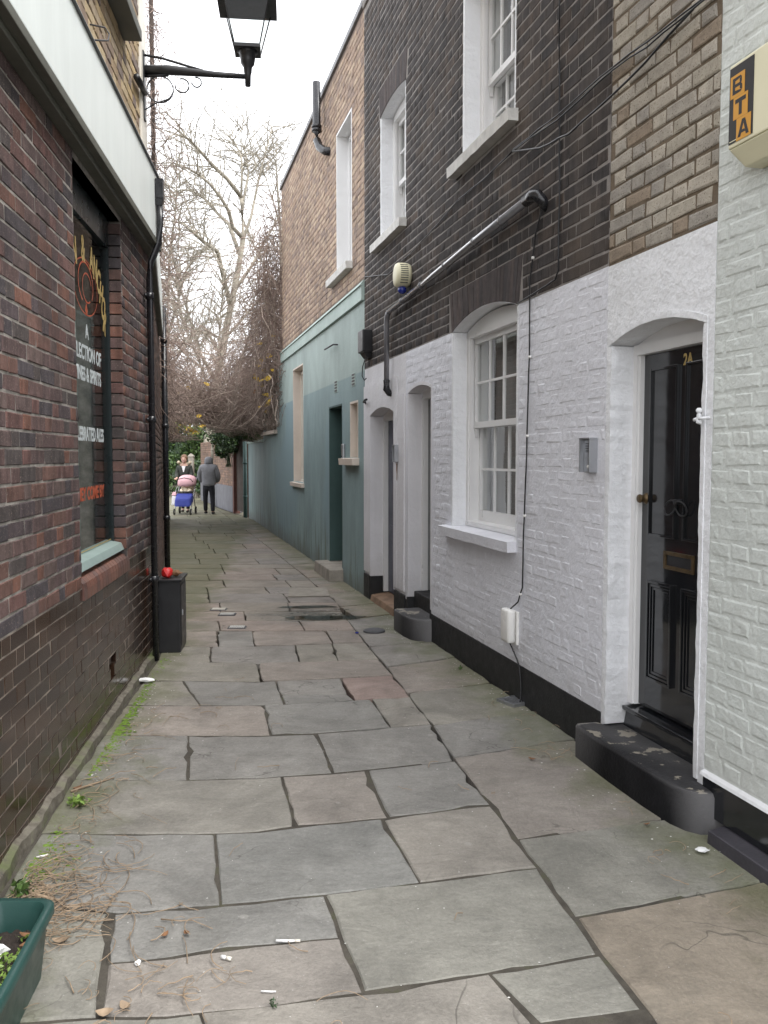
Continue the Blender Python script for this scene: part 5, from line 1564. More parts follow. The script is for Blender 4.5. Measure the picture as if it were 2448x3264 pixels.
for i in range(6):
    m = MB(); m.box(-.058 + i * .0215 - .006, -.058 + i * .0215 + .006, -.0645, .0645, -.01, .014); m.build('bar', 'steel', g)
o = crumple('paper_scrap', 'white crumpled paper on the slabs close to the tiled pub wall', 'litter', (-1.69, 5.98, .004), .045, 'paper', 8, (1.3, .8, .35))
o = crumple('pebble', 'white pebble on the mossy slab beside the sage house', 'pebble', (1.285, 3.37, .003), .02, 'paper', 2, (1.3, .9, .4))
o = crumple('white_stone', 'small white stone lying in the joint by the planter', 'pebble', (-.775, 2.60, .002), .010, 'paper', 4, (1, 1, .8))
m = MB(); m.lathe([(.016, 0), (.016, .010), (.013, .014)], (0, 0, 0), 16); o = m.build('bottle_cap', 'blue_plastic', None, smooth=True); o.location = (-.245, 7.66, .004); tag(o, 'blue plastic bottle cap by the round iron cover', 'bottle cap')
def stub(label, x, y, a, L=.05, r=.004, mat='paper', filt=True):
    e = empty('cigarette_end', label, 'litter', (x, y, .003 + r), a, 'cigarette ends on the slabs')
    m = MB(); m.tube([(-L / 2, 0, 0), (L * .2, 0, 0), (L / 2, .002, 0)], [r, r, r * .8], 8); m.build('paper', mat, e, smooth=True)
    if filt:
        m = MB(); m.tube([(L / 2, .002, 0), (L / 2 + .018, .003, 0)], r * 1.02, 8); m.build('filter', 'cream_trim', e, smooth=True)
stub('long white cigarette end lying along a slab joint', -.325, 2.725, -.05, .062, .0045)
stub('thin white paper stick on the grey slab near the bottom edge', -.345, 2.46, -.08, .045, .0026, 'paper', False)
stub('short stubby cigarette end on the slab right of the planter', -.51, 2.63, -.5, .018, .006)
stub('cigarette end among the dry stalks by the moss', -1.37, 3.32, .5, .03, .0045)
# dead leaves
def leaf(name, label, x, y, z, a, L, mat, curl=.3, cat='leaf', group=None):
    n = 5
    v, f = [], []
    for i in range(n):
        t = i / (n - 1)
        wd = L * .32 * math.sin(math.pi * (t * .9 + .06))
        zz = curl * L * (t - .5) ** 2 * 2
        v += [(L * (t - .5), -wd, zz + wd * curl), (L * (t - .5), 0, zz), (L * (t - .5), wd, zz + wd * curl * .7)]
    for i in range(n - 1):
        for k in range(2):
            f.append((i * 3 + k, i * 3 + k + 1, (i + 1) * 3 + k + 1, (i + 1) * 3 + k))
    me = bpy.data.meshes.new(name); me.from_pydata(v, [], f)
    o = link(name, me, mat, None, True)
    o.location = (x, y, z); o.rotation_euler = (random.uniform(-.15, .15), random.uniform(-.15, .15), a)
    return tag(o, label, cat, group)
for i, (x, y, l) in enumerate(((-.75, 2.385, 'curled tan leaf at the bottom of the picture, right one of a pair'), (-.80, 2.355, 'curled tan leaf at the bottom of the picture, left one of a pair'), (-1.475, 4.02, 'dark brown curled leaf by the pub kerb'), (-.73, 2.76, 'brown leaf below the forked twig'), (-.66, 2.77, 'reddish brown leaf scrap below the forked twig'), (.78, 4.42, 'orange brown leaf scrap at the far end of the black doorstep'), (-1.06, 2.72, 'broad pale leaf among the stalks beside the planter'), (1.14, 3.62, 'orange leaf by the near corner of the black doorstep'))):
    leaf('dead_leaf', l, x, y, .006, random.uniform(0, 6), (.045, .05, .05, .03, .03, .04, .06, .03)[i], 'leaf_brown' if i not in (0, 1, 6) else 'litter_twig', .5, 'leaf', 'dead leaves on the paving')

def tubes_np(polys, radii, k=3):
    """many thin tubes at once: polys (n, m, 3), radii (n, m)"""
    P = np.asarray(polys, float); r = np.asarray(radii, float)
    n, m, _ = P.shape
    d = np.empty_like(P)
    d[:, 1:-1] = P[:, 2:] - P[:, :-2]; d[:, 0] = P[:, 1] - P[:, 0]; d[:, -1] = P[:, -1] - P[:, -2]
    d /= np.linalg.norm(d, axis=2, keepdims=True) + 1e-9
    ref = np.where(np.abs(d[..., 2:3]) > .9, np.array([1., 0, 0]), np.array([0, 0, 1.]))
    a = np.cross(d, ref); a /= np.linalg.norm(a, axis=2, keepdims=True) + 1e-9
    b = np.cross(d, a)
    V = np.stack([P + (a * math.cos(2 * math.pi * j / k) + b * math.sin(2 * math.pi * j / k)) * r[..., None] for j in range(k)], 2)
    idx = np.arange(n * m * k).reshape(n, m, k)
    q = np.stack([idx[:, :-1], np.roll(idx, -1, 2)[:, :-1], np.roll(idx, -1, 2)[:, 1:], idx[:, 1:]], -1)
    return V.reshape(-1, 3), q.reshape(-1, 4)

# dry leaf stalks and moss along the pub wall
def stalks(n, cx_, cy_, sx, sy, L0, L1, g):
    pts, rad = [], []
    for i in range(n):
        x, y = g.normal(cx_, sx), g.normal(cy_, sy)
        lw = left_edge(max(y, 2)) + .05
        if x < lw: x = lw + abs(g.normal(0, .06))
        a = g.uniform(0, 2 * math.pi); L = g.uniform(L0, L1); cv = g.normal(0, 2.2)
        p = []
        z0 = .004 + abs(g.normal(0, .006))
        for j in range(8):
            p.append((x, y, z0 + .012 * math.sin(j / 7 * math.pi) * g.uniform(.3, 1)))
            x += L / 7 * math.cos(a); y += L / 7 * math.sin(a); a += cv / 7
        if min(left_edge(max(q[1], 2)) - q[0] for q in p) > -.04: continue
        if any(q[0] < left_edge(max(q[1], 2)) + .04 for q in p): continue
        pts.append(p); rad.append(np.linspace(1, .7, 8) * g.uniform(.0011, .0022))
    return pts, rad
g = np.random.default_rng(11)
PT, RD_ = [], []
for args in ((150, -1.26, 3.02, .13, .16, .10, .26), (110, -1.24, 2.86, .15, .07, .10, .26), (45, -1.33, 3.45, .12, .22, .08, .22), (30, -1.42, 4.0, .14, .25, .06, .2), (34, -.72, 2.42, .16, .10, .07, .2), (16, -.9, 2.72, .2, .16, .06, .16), (26, -1.45, 4.8, .13, .35, .06, .2), (14, -1.2, 5.2, .3, .6, .08, .2), (14, -.5, 3.4, .8, .8, .05, .14), (16, .95, 5.3, .12, .3, .05, .14), (10, .85, 4.55, .06, .1, .06, .16), (12, 1.2, 3.3, .12, .25, .05, .13)):
    a, b = stalks(*args, g); PT += a; RD_ += b
V, Q = tubes_np(PT, RD_, 4)
o = fast_mesh('dry_stalks', V, Q, 'litter_twig', None, None, True)
tag(o, 'dry curled leaf stalks scattered along the foot of the pub wall', 'leaf litter', None, 'stuff')
def twig(label, pts, r):
    m = MB(); c0 = pts[0]
    m.tube([(p[0] - c0[0], p[1] - c0[1], p[2]) for p in pts], [r * (1 - .5 * i / (len(pts) - 1)) for i in range(len(pts))], 6)
    o = m.build('twig', 'litter_twig', None, True); o.location = (c0[0], c0[1], 0)
    return tag(o, label, 'twig')
twig('thick brown twig lying behind the planter by the kerb', [(-1.30, 3.03, .012), (-1.24, 3.0, .014), (-1.17, 2.98, .01)], .008)
twig('forked dry twig on the slab right of the planter', [(-.77, 2.86, .006), (-.70, 2.845, .008), (-.66, 2.85, .008), (-.58, 2.80, .006)], .0025)
twig('straight brown twig pointing at the pub kerb', [(-1.49, 3.98, .01), (-1.42, 4.06, .012), (-1.34, 4.16, .008)], .006)
# moss and small crumbs
def clumps(n, fx, r0, r1, g):
    V0 = np.array([(1, 0, 0), (.3, .95, 0), (-.8, .6, 0), (-.8, -.6, 0), (.3, -.95, 0), (0, 0, .6)])
    F0 = np.array([(0, 1, 5), (1, 2, 5), (2, 3, 5), (3, 4, 5), (4, 0, 5)])
    VV, FF = [], []
    for i in range(n):
        x, y = fx()
        r = g.uniform(r0, r1); a = g.uniform(0, 6.3)
        c, s = math.cos(a), math.sin(a)
        v = V0 * r * g.uniform(.7, 1.3, 3)
        VV.append(np.stack([v[:, 0] * c - v[:, 1] * s + x, v[:, 0] * s + v[:, 1] * c + y, v[:, 2] * .6 + .001], 1)); FF.append(F0 + 6 * i)
    return np.concatenate(VV), np.concatenate(FF)
def mossline():
    y = g.choice([g.uniform(2.7, 3.3), g.uniform(3.0, 5.3), g.normal(4.75, .18), g.normal(3.25, .1), g.uniform(5, 6.7)])
    return left_edge(y) + .055 + abs(g.normal(0, .035 if y > 3.5 else .06)), y
V, F = clumps(1500, mossline, .004, .012, g)
tag(fast_mesh('moss', V, F, 'moss', None, None, True), 'bright green moss growing along the kerb under the pub wall', 'moss', None, 'stuff')
def crumbs():
    if g.random() < .5:
        y = g.uniform(2.6, 7); return left_edge(y) + .06 + abs(g.normal(0, .12)), y
    y = g.uniform(3.3, 11); return right_edge(y) - .02 - abs(g.normal(0, .10)) - (.16 if 3.4 < y < 4.6 or 7.3 < y < 8 else 0), y
V, F = clumps(420, crumbs, .002, .006, g)
tag(fast_mesh('crumbs', V, F, 'stone_white', None, None, False), 'pale grit and crumbs lying along both wall feet', 'grit', None, 'stuff')
V, F = clumps(260, lambda: (g.uniform(-1.2, 1.2), g.uniform(2.3, 8)), .0012, .004, g)
tag(fast_mesh('specks', V, F, 'stone_white', None, None, False), 'pale specks of grit scattered over the slabs', 'grit', None, 'stuff')

# leaves as small faces around points
def leaf_cloud(centers, size, g, up=.3):
    n = len(centers)
    C = np.asarray(centers, float)
    nrm = g.normal(0, 1, (n, 3)); nrm[:, 2] += up
    nrm /= np.linalg.norm(nrm, axis=1, keepdims=True)
    t = g.normal(0, 1, (n, 3)); t -= nrm * (t * nrm).sum(1, keepdims=True); t /= np.linalg.norm(t, axis=1, keepdims=True)
    b = np.cross(nrm, t)
    s = size * g.uniform(.6, 1.3, (n, 1))
    V = np.stack([C - t * s, C + b * s * .5 + nrm * s * .15, C + t * s, C - b * s * .5 + nrm * s * .15], 1)
    return V.reshape(-1, 3), np.arange(4 * n).reshape(-1, 4)

# ------------------------------------------------------------------ planter
pl = empty('planter', 'dark green plastic trough planter at the lower corner against the pub wall', 'planter', (-1.2, 2.265, 0), R(0))
def rrect(x0, x1, y0, y1, r, n=5):
    out = []
    for cx_, cy_, a0 in ((x1 - r, y1 - r, 0), (x0 + r, y1 - r, 90), (x0 + r, y0 + r, 180), (x1 - r, y0 + r, 270)):
        for i in range(n + 1):
            a = R(a0 + 90 * i / n); out.append((cx_ + r * math.cos(a), cy_ + r * math.sin(a)))
    return out
def skew(p):       # the trough's long side runs a little towards the wall as it goes away
    return (p[0] - .105 * p[1] , p[1])
px0, px1, py0, py1 = -.02, .205, -.42, .335
rings = []
for dx, z in ((-.03, 0.0), (-.012, .17), (-.006, .175), (-.006, .19), (.006, .192), (.006, .214), (-.001, .220), (-.018, .219), (-.026, .205), (-.045, .09)):
    rings.append([(*skew(p), z) for p in rrect(px0 - dx, px1 + dx, py0 - dx, py1 + dx, .045)])
nr = len(rings[0])
m = MB(); m.add([p for r_ in rings for p in r_], [tuple(range(nr - 1, -1, -1))] + [(i * nr + k, i * nr + (k + 1) % nr, (i + 1) * nr + (k + 1) % nr, (i + 1) * nr + k) for i in range(len(rings) - 1) for k in range(nr)])
o = m.build('trough', 'green_plastic', pl); smooth_by_angle(o, 50)
inn = [(*skew(p), .145) for p in rrect(px0 + .03, px1 - .03, py0 + .03, py1 - .03, .04)]
m = MB()
gx, gy = 12, 26
vs = []
for j in range(gy + 1):
    for i in range(gx + 1):
        x, y = px0 + .026 + (px1 - px0 - .052) * i / gx, py0 + .026 + (py1 - py0 - .052) * j / gy
        vs.append((*skew((x, y)), .135 + .018 * mnoise.noise((x * 22, y * 22, 0)) + .012 * mnoise.noise((x * 60, y * 60, 3))))
m.add(vs, [(j * (gx + 1) + i, j * (gx + 1) + i + 1, (j + 1) * (gx + 1) + i + 1, (j + 1) * (gx + 1) + i) for j in range(gy) for i in range(gx)])
m.build('soil', 'soil', pl, smooth=True, recalc=False)
g = np.random.default_rng(5)
pts = []
for i in range(1700):
    y = g.uniform(-.38, .24); x = g.uniform(px0 + .035, px1 - .035)
    dens = 1 if y < .08 else .28 if y < .16 else .07
    if g.random() > dens: continue
    h = (.03 + .035 * (mnoise.noise((x * 14, y * 14, 2)) + .6)) * (1 if y < .1 else .6)
    q = skew((x, y)); pts.append((-1.2 + q[0], 2.265 + q[1], .14 + g.uniform(.2, 1) * max(h, .012)))
V, Q = leaf_cloud(pts, .0085, g, .8)
o = fast_mesh('seedlings', V, Q, 'leaf_lime', None, None, False); tag(o, 'low bright green seedlings filling the planter', 'seedlings', None, 'stuff')
q = skew((.075, .13))
crumple('chalk_lump', 'white chalky lump lying on the soil in the planter', 'stone', (-1.2 + q[0], 2.265 + q[1], .14), .034, 'paper', 12, (1.25, .8, .8))
for i, (x, y) in enumerate(((.15, .23), (.16, .18), (.05, .22))):
    q = skew((x, y)); leaf('dead_leaf', ('tan dead leaf leaning against the far end inside the planter', 'brown dead leaf on the planter soil by the rim', 'dark dead leaf on the planter soil beside the chalk')[i], -1.2 + q[0], 2.265 + q[1], .152, 1.2 * i, .05, 'leaf_brown', .6, 'leaf', 'dead leaves in the planter')
def weed(label, x, y, n, h, mat, seed):
    e = empty('weed', label, 'weed', (x, y, 0))
    gg = np.random.default_rng(seed)
    pts = [(gg.normal(0, h * .35), gg.normal(0, h * .35), gg.uniform(.15, 1) * h) for _ in range(n)]
    V, Q = leaf_cloud(pts, h * .28, gg, .5); fast_mesh('leaves', V, Q, mat, e)
    P = [[(0, 0, 0), (p[0] * .5, p[1] * .5, p[2] * .6), p] for p in pts[:8]]
    V, Q = tubes_np(P, np.full((len(P), 3), .0012), 3); fast_mesh('stems', V, Q, mat, e)
weed('small leafy weed growing at the kerb behind the planter', -1.315, 3.02, 60, .055, 'leaf_mid', 2)
weed('tuft of weed in the kerb gap by the brown leaf', -1.40, 3.82, 60, .05, 'leaf_lime', 3)
weed('tiny two leaved weed in the joint at the bottom edge', -.325, 2.395, 14, .022, 'leaf_dark', 4)
weed('small weed at the foot of the black plinth', .57, 6.35, 24, .03, 'leaf_mid', 6)
# ================================================================== TREES, VINES, SHRUBS
def grow(limbs, g, nper, depth, L0):
    """side branches and twigs off a set of limbs: returns lists of polylines by level"""
    levels = [[], []]
    def walk(p, d, L, m, wig, droop):
        out = [p.copy()]
        for j in range(m - 1):
            d = d + g.normal(0, wig, 3); d[2] += droop
            d /= np.linalg.norm(d)
            p = p + d * L / (m - 1); out.append(p.copy())
        return out
    for pts, r in limbs:
        P = np.array(pts, float)
        seg = np.linalg.norm(np.diff(P, axis=0), axis=1); tot = seg.sum(); cum = np.concatenate([[0], np.cumsum(seg)])
        k = int(tot * nper)
        for i in range(k):
            t = (g.uniform(.18, 1) ** .8) * tot
            j = min(np.searchsorted(cum, t) - 1, len(seg) - 1); j = max(j, 0)
            p = P[j] + (P[j + 1] - P[j]) * (t - cum[j]) / seg[j]
            d = (P[j + 1] - P[j]) / seg[j]
            q = np.cross(d, g.normal(0, 1, 3)); q /= np.linalg.norm(q) + 1e-9
            d = d * g.uniform(.3, .9) + q * g.uniform(.6, 1.1) + np.array([0, 0, .18]); d /= np.linalg.norm(d)
            b = walk(p, d, L0 * g.uniform(.5, 1.25), 6, .18, .02)
            levels[0].append(b)
            for c in range(int(g.integers(5, 10))):
                jj = int(g.integers(1, 6)); pp = np.array(b[jj]); dd = np.array(b[jj]) - np.array(b[jj - 1]); dd /= np.linalg.norm(dd)
                qq = np.cross(dd, g.normal(0, 1, 3)); qq /= np.linalg.norm(qq) + 1e-9
                dd = dd * g.uniform(.4, 1) + qq * g.uniform(.5, 1); dd /= np.linalg.norm(dd)
                levels[1].append(walk(pp, dd, L0 * g.uniform(.2, .55), 5, .28, .01))
    return levels
LIMBS = [
  ([[-7.0, 34.0, 2.03], [-6.73, 34.0, 3.64], [-6.4, 34.0, 5.6], [-6.01, 34.0, 7.43], [-5.69, 34.0, 8.88], [-5.49, 34.0, 10.08], [-5.51, 34.0, 11.4], [-5.55, 34.0, 11.65]],(0.24, 0.11)),
  ([[-5.53, 34.0, 11.65], [-6.0, 33.5, 12.2], [-6.47, 33.0, 12.55], [-6.84, 32.5, 12.93], [-7.12, 32.0, 13.14], [-7.46, 31.5, 13.32]],(0.12, 0.03)),
  ([[-5.55, 34.0, 11.65], [-5.55, 34.3, 12.87], [-5.67, 34.8, 13.5], [-6.01, 35.0, 14.22], [-6.1, 35.0, 14.74]],(0.07, 0.02)),
  ([[-5.47, 34.0, 11.52], [-5.41, 35.0, 12.86], [-5.58, 35.5, 13.74], [-5.84, 36.0, 14.52], [-5.76, 36.0, 15.24]],(0.07, 0.02)),
  ([[-5.47, 34.0, 10.06], [-5.83, 33.6, 10.42], [-5.86, 33.0, 10.85], [-6.07, 32.6, 11.21], [-6.38, 32.2, 11.58], [-6.75, 32.0, 11.86], [-7.1, 31.6, 11.98], [-7.36, 31.0, 11.94]],(0.12, 0.03)),
  ([[-5.68, 34.0, 9.6], [-6.2, 35.0, 10.87], [-6.86, 36.0, 11.59], [-7.51, 36.6, 12.35], [-8.06, 37.0, 12.78], [-8.63, 37.4, 12.97], [-9.23, 37.8, 12.96]],(0.11, 0.025)),
  ([[-6.01, 34.0, 7.43], [-6.31, 33.0, 9.36], [-6.55, 32.0, 9.41], [-6.82, 31.4, 9.6], [-7.13, 31.0, 9.85], [-7.37, 30.5, 9.79]],(0.13, 0.04)),
  ([[-5.48, 34.0, 10.08], [-5.24, 34.5, 11.07], [-5.0, 35.0, 12.68], [-4.74, 35.5, 14.06], [-4.54, 36.0, 15.12]],(0.09, 0.02)),
  ([[-5.88, 34.0, 8.03], [-5.35, 35.0, 9.21], [-4.84, 36.0, 10.58], [-4.38, 36.5, 11.6], [-3.76, 37.0, 12.91]],(0.1, 0.03)),
  ([[-6.4, 34.0, 5.6], [-6.69, 33.0, 6.24], [-7.0, 32.0, 6.28], [-7.49, 31.5, 6.27]],(0.1, 0.03)),
  ([[-6.27, 34.0, 6.21], [-5.75, 35.0, 7.1], [-5.25, 36.0, 8.02], [-4.66, 36.5, 8.89]],(0.09, 0.03)),
  ([[-6.6, 34.0, 4.5], [-6.99, 33.0, 5.48], [-7.36, 32.6, 6.95], [-7.55, 32.0, 7.99], [-7.52, 31.0, 8.67]],(0.1, 0.02)),
]
g = np.random.default_rng(21)
def bare_tree(label, limbs, base, g, nper, L0, extra=()):
    t = empty('bare_tree', label, 'tree', (*base, 0))
    off = np.array([base[0], base[1], 0])
    (tp, tr) = limbs[0]
    m = MB(); n = len(tp)
    P = [tuple(np.array(p) - off) for p in tp]
    P.insert(0, (P[0][0] - .1, P[0][1], -.1)); rr_ = [tr[0] * .9] + list(np.linspace(tr[0], tr[1], n) * .68)
    m.tube(P, rr_, 10); m.build('trunk', 'bark', t, smooth=True)
    for lp_, lr in limbs[1:]:
        m = MB(); m.tube([tuple(np.array(p) - off) for p in lp_], list(np.linspace(lr[0], lr[1], len(lp_)) * .75), 7); m.build('limb', 'bark', t, smooth=True)
    lv = grow(limbs[1:], g, nper, 2, L0)
    V, Q = tubes_np(np.array(lv[0]) - off, np.tile(np.linspace(.024, .008, 6), (len(lv[0]), 1)), 4)
    o = fast_mesh('branches', V, Q, 'bark', t, None, True); o['kind'] = 'stuff'
    V, Q = tubes_np(np.array(lv[1]) - off, np.tile(np.linspace(.0095, .004, 5), (len(lv[1]), 1)), 3)
    o = fast_mesh('twigs', V, Q, 'bark', t); o['kind'] = 'stuff'
    return t
bare_tree('tall bare winter tree with pale forking limbs rising behind the vine at the alley end', LIMBS, (-6.9, 34.0), g, 5.5, 2.5)
T2 = [([[-4.6, 40, 0], [-4.63, 40.0, 6.74], [-4.68, 40.0, 9.59], [-4.76, 40.0, 12.14]], (.22, .09)), ([[-4.76, 40, 12.14], [-4.86, 40.0, 13.83], [-4.92, 40.0, 14.95], [-4.9, 40, 15.9]], (.08, .02)), ([[-4.76, 40.0, 12.14], [-5.08, 40.0, 13.27], [-5.43, 40.0, 14.39], [-5.63, 40.0, 15.23]], (.06, .015)), ([[-4.7, 40, 10.5], [-4.2, 40.3, 12], [-3.7, 40.6, 13.4], [-3.3, 41, 14.6]], (.07, .02)), ([[-4.65, 40, 9], [-5.3, 39.5, 10], [-5.9, 39, 11.2], [-6.3, 38.5, 12.3]], (.07, .02))]
bare_tree('slimmer bare tree showing its twigs just left of the pink brick parapet', T2, (-4.6, 40.0), g, 3.6, 1.8)
T3 = [([[-9.6, 37, 0], [-9.5, 37, 3], [-9.3, 37, 6], [-9.2, 37, 8.5]], (.2, .09)), ([[-9.2, 37, 8.5], [-9.0, 36.6, 10], [-8.6, 36, 11.6], [-8.4, 35.6, 13]], (.09, .02)), ([[-9.3, 37, 6.5], [-8.7, 36.5, 8], [-8.2, 36, 9.2], [-7.6, 35.6, 10]], (.09, .02)), ([[-9.4, 37, 5], [-8.6, 36.6, 6], [-7.9, 36, 6.8], [-7.2, 35.7, 7.2]], (.08, .02)), ([[-9.2, 37, 8.5], [-9.8, 36.5, 10], [-10.1, 36, 12]], (.08, .02))]
bare_tree('bare tree half hidden behind the vine clad left hand wall', T3, (-9.6, 37.0), g, 6.5, 2.4)

T4 = [([[-5.6, 28, 0], [-5.6, 28, 1.8], [-5.5, 28, 3.2]], (.09, .06)), ([[-5.5, 28, 3.2], [-5.9, 27.6, 4.6], [-6.3, 27.2, 5.8], [-6.5, 27, 7.2]], (.05, .015)), ([[-5.5, 28, 3.2], [-5.3, 27.8, 4.8], [-5.2, 27.6, 6.2], [-5.0, 27.5, 7.6]], (.05, .015)), ([[-5.5, 28, 3.0], [-4.8, 27.8, 4.2], [-4.3, 27.5, 5.4], [-3.9, 27.3, 6.6]], (.05, .015)), ([[-5.5, 28, 3.0], [-6.2, 28.4, 3.9], [-6.9, 28.6, 4.8], [-7.3, 28.8, 5.6]], (.045, .015))]
bare_tree('bushy leafless small tree standing just behind the vine bridge', T4, (-5.6, 28.0), g, 9.0, 1.5)
def strands(n, start, L, g, droop, wig, m=9, d0=None):
    out = []
    for i in range(n):
        p = np.array(start(), float)
        d = g.normal(0, 1, 3) if d0 is None else np.array(d0()) ; d /= np.linalg.norm(d)
        l = L * g.uniform(.5, 1.4)
        q = [p.copy()]
        for j in range(m - 1):
            d = d + g.normal(0, wig, 3); d[2] -= droop
            d /= np.linalg.norm(d); p = p + d * l / (m - 1)
            q.append(p.copy())
        out.append(q)
    return out
def vine(label, loc, parts, group=None):
    t = empty('climbing_vine', label, 'vine', loc, 0, group)
    off = np.array(loc, float)
    for nm, polys, r0, r1, mat in parts:
        P = np.array(polys) - off
        V, Q = tubes_np(P, np.tile(np.linspace(r0, r1, P.shape[1]), (len(P), 1)) * g.uniform(.6, 1.3, (len(P), 1)), 3)
        o = fast_mesh(nm, V, Q, mat, t); o['kind'] = 'stuff'
    return t
def clampz(polys, lo, fx=None):
    P = np.array(polys); 
    low = lo(P[..., 0], P[..., 1]) if callable(lo) else lo
    P[..., 2] = np.where(P[..., 2] < low, low + (low - P[..., 2]) * .15 + .01, P[..., 2])
    return P
# the brown mass bridging the alley
def arch_pt():
    while True:
        u = g.uniform(-1, 1); v = g.uniform(-1, 1)
        X_ = -3.72 + 1.5 * u; Y_ = 20.6 + 2.2 * v
        top = 2.95 + 1.0 * (.5 + .5 * u) + .35 * math.sin(3 * u + 1) + .3 * g.normal()
        lowz = 2.22 + .12 * math.sin(5 * u) + .55 * min(max((-u - .05) / .5, 0), 1)
        if top > lowz: return X_, Y_, g.uniform(lowz, top)
low_arch = lambda x, y: 2.08 + .10 * np.sin(3.1 * x) + .12 * np.sin(2 * y) + .50 * np.clip((-3.75 - x) / .75, 0, 1)
A = clampz(strands(2600, arch_pt, 1.1, g, .05, .35), low_arch)
B = clampz(strands(900, arch_pt, 1.5, g, .09, .30), low_arch)
Cc = clampz(strands(14, lambda: (-3.2 + g.normal(0, .6), 20.6 + g.normal(0, .8), 2.4 + g.uniform(0, 1)), 2.6, g, .0, .10, 10, lambda: (-1, g.normal(0, .3), g.normal(.0, .2))), low_arch)
vn = vine('tangled brown leafless vine bridging the alley above the walkers', (-3.7, 20.6, 2.1), (('stems', B, .009, .004, 'twig_pale'), ('twigs', A, .006, .003, 'twig'), ('main_stems', Cc, .028, .014, 'twig')))
# the curtain of vine hanging over the outshut of the green house
def curt_pt():
    s_ = 16.9 + abs(g.normal(0, 1.35)); o_ = g.uniform(-.2, .35)
    zt = 6.5 - max(0, (s_ - 16.9)) * .75 + g.normal(0, .25)
    z_ = 2.6 + (max(zt, 3.2) - 2.6) * g.uniform(0, 1) ** 1.05
    return WR.world(s_, o_, z_)
D = clampz(strands(1900, curt_pt, 1.1, g, .22, .28), 2.15)
E_ = strands(340, curt_pt, 1.8, g, .30, .22)
E_ = clampz(E_, 2.15)
v2 = vine('brown vine hanging like a curtain over the end of the pink brick house', WR.world(17.5, .1, 2.2), (('twigs', D, .0055, .0028, 'twig'), ('stems', E_, .008, .004, 'twig_pale')))
# vine on the left: clothing the garden wall and a tall pole at the end of the extension
pole, X = WL2.thing('vent_pole', 'tall thin brown vent pole rising above the fascia, wrapped in vine', 'pole', 4.4, 0, 3.8)
m = MB(); m.tube([X(4.4, -.02, 3.80), X(4.4, -.02, 8.6)], .028, 8); m.build('shaft', 'wood_dark', pole, smooth=True)
def pole_pt():
    z_ = 3.8 + 4.8 * g.uniform(0, 1) ** 1.4
    return WL2.world(4.4 + g.normal(0, .05), -.02 + g.normal(0, .04), z_)
F1 = strands(520, pole_pt, .65, g, .05, .35)
v3 = vine('thin brown vine climbing the vent pole on the left', WL2.world(4.4, 0, 3.8), (('twigs', F1, .005, .0025, 'twig'),))
def lw_pt():
    s_ = g.uniform(5.2, 13.5); z_ = g.uniform(2.0, 3.3 + .9 * math.sin(s_ * .8) ** 2) if s_ > 6 else g.uniform(2.2, 5.5)
    return WL2.world(s_, g.uniform(-.25, .12), z_)
F2 = clampz(strands(2000, lw_pt, .8, g, .10, .3), 1.9)
F3 = strands(420, lambda: WL2.world(g.uniform(7, 15), g.uniform(-.6, .1), g.uniform(2.4, 5.8)), 1.1, g, -.02, .3)
v4 = vine('dense brown twiggy vine spilling over the left garden wall', WL2.world(10, 0, 2), (('twigs', F2, .006, .003, 'twig'), ('stems', F3, .006, .003, 'twig_pale')))
# yellow and green leaves still hanging on
def hang_leaf(label, x, y, z, mat, L, parent=None):
    o = leaf('vine_leaf', None, x, y, z, random.uniform(0, 6), L, mat, .3, None, None)
    return o
def on_vine(parent, n, fn, mat, L):
    for i in range(n):
        p = fn()
        o = leaf('leaf', None, p[0] - parent.location.x, p[1] - parent.location.y, p[2] - parent.location.z, random.uniform(0, 6), L * random.uniform(.8, 1.3), mat, .3, None)
        o.parent = parent
        o.rotation_euler = (random.uniform(.6, 1.4), random.uniform(-.6, .6), random.uniform(-.6, .6))
on_vine(v2, 26, lambda: WR.world(g.uniform(16.9, 18.4), g.uniform(.1, .38), g.choice([g.normal(3.55, .14), g.normal(3.95, .12), g.normal(3.15, .1), g.normal(2.7, .12)])), 'leaf_yellow', .12)
on_vine(v2, 8, lambda: WR.world(g.uniform(18, 20), g.uniform(.1, .38), g.normal(3.0, .2)), 'leaf_brown', .11)
on_vine(vn, 16, lambda: (-4.35 + g.normal(0, .3), 19.0 + g.normal(0, .3), g.uniform(2.15, 3.2)), 'leaf_yellow', .12)

def shrub(label, loc, rx, ry, h, n, mat, g, leaf_size=.09, group=None, name='shrub', lumps=9, cat='shrub', z0=.12, second=None):
    e = empty(name, label, cat, loc, 0, group)
    cs = [(g.normal(0, .45) * rx, g.normal(0, .45) * ry, z0 + (h - z0) * g.uniform(.12, .85), g.uniform(.3, .6)) for _ in range(lumps)]
    pts = []
    for i in range(n):
        c = cs[int(g.integers(lumps))]
        v = g.normal(0, 1, 3); v /= np.linalg.norm(v); rad = g.uniform(.6, 1) ** .5 * c[3]
        p = (c[0] + v[0] * rad * rx, c[1] + v[1] * rad * ry, c[2] + v[2] * rad * h * .45)
        if p[2] > .05: pts.append(p)
    k = int(len(pts) * (.75 if second else 1))
    V, Q = leaf_cloud(pts[:k], leaf_size, g, .4); o = fast_mesh('foliage', V, Q, mat, e)
    if second:
        V, Q = leaf_cloud(pts[k:], leaf_size, g, .4); fast_mesh('foliage', V, Q, second, e)
    P = []
    for c in cs:
        P.append([(g.normal(0, .08), g.normal(0, .08), 0), (c[0] * .3, c[1] * .3, c[2] * .4), (c[0] * .7, c[1] * .7, c[2] * .75), (c[0], c[1], c[2])])
    k0 = .03 if z0 < .2 else .008
    V, Q = tubes_np(P, np.tile(np.linspace(k0, .012, 4), (len(P), 1)), 5); fast_mesh('stems', V, Q, 'bark' if z0 < .2 else 'leaf_dark', e)
    return e
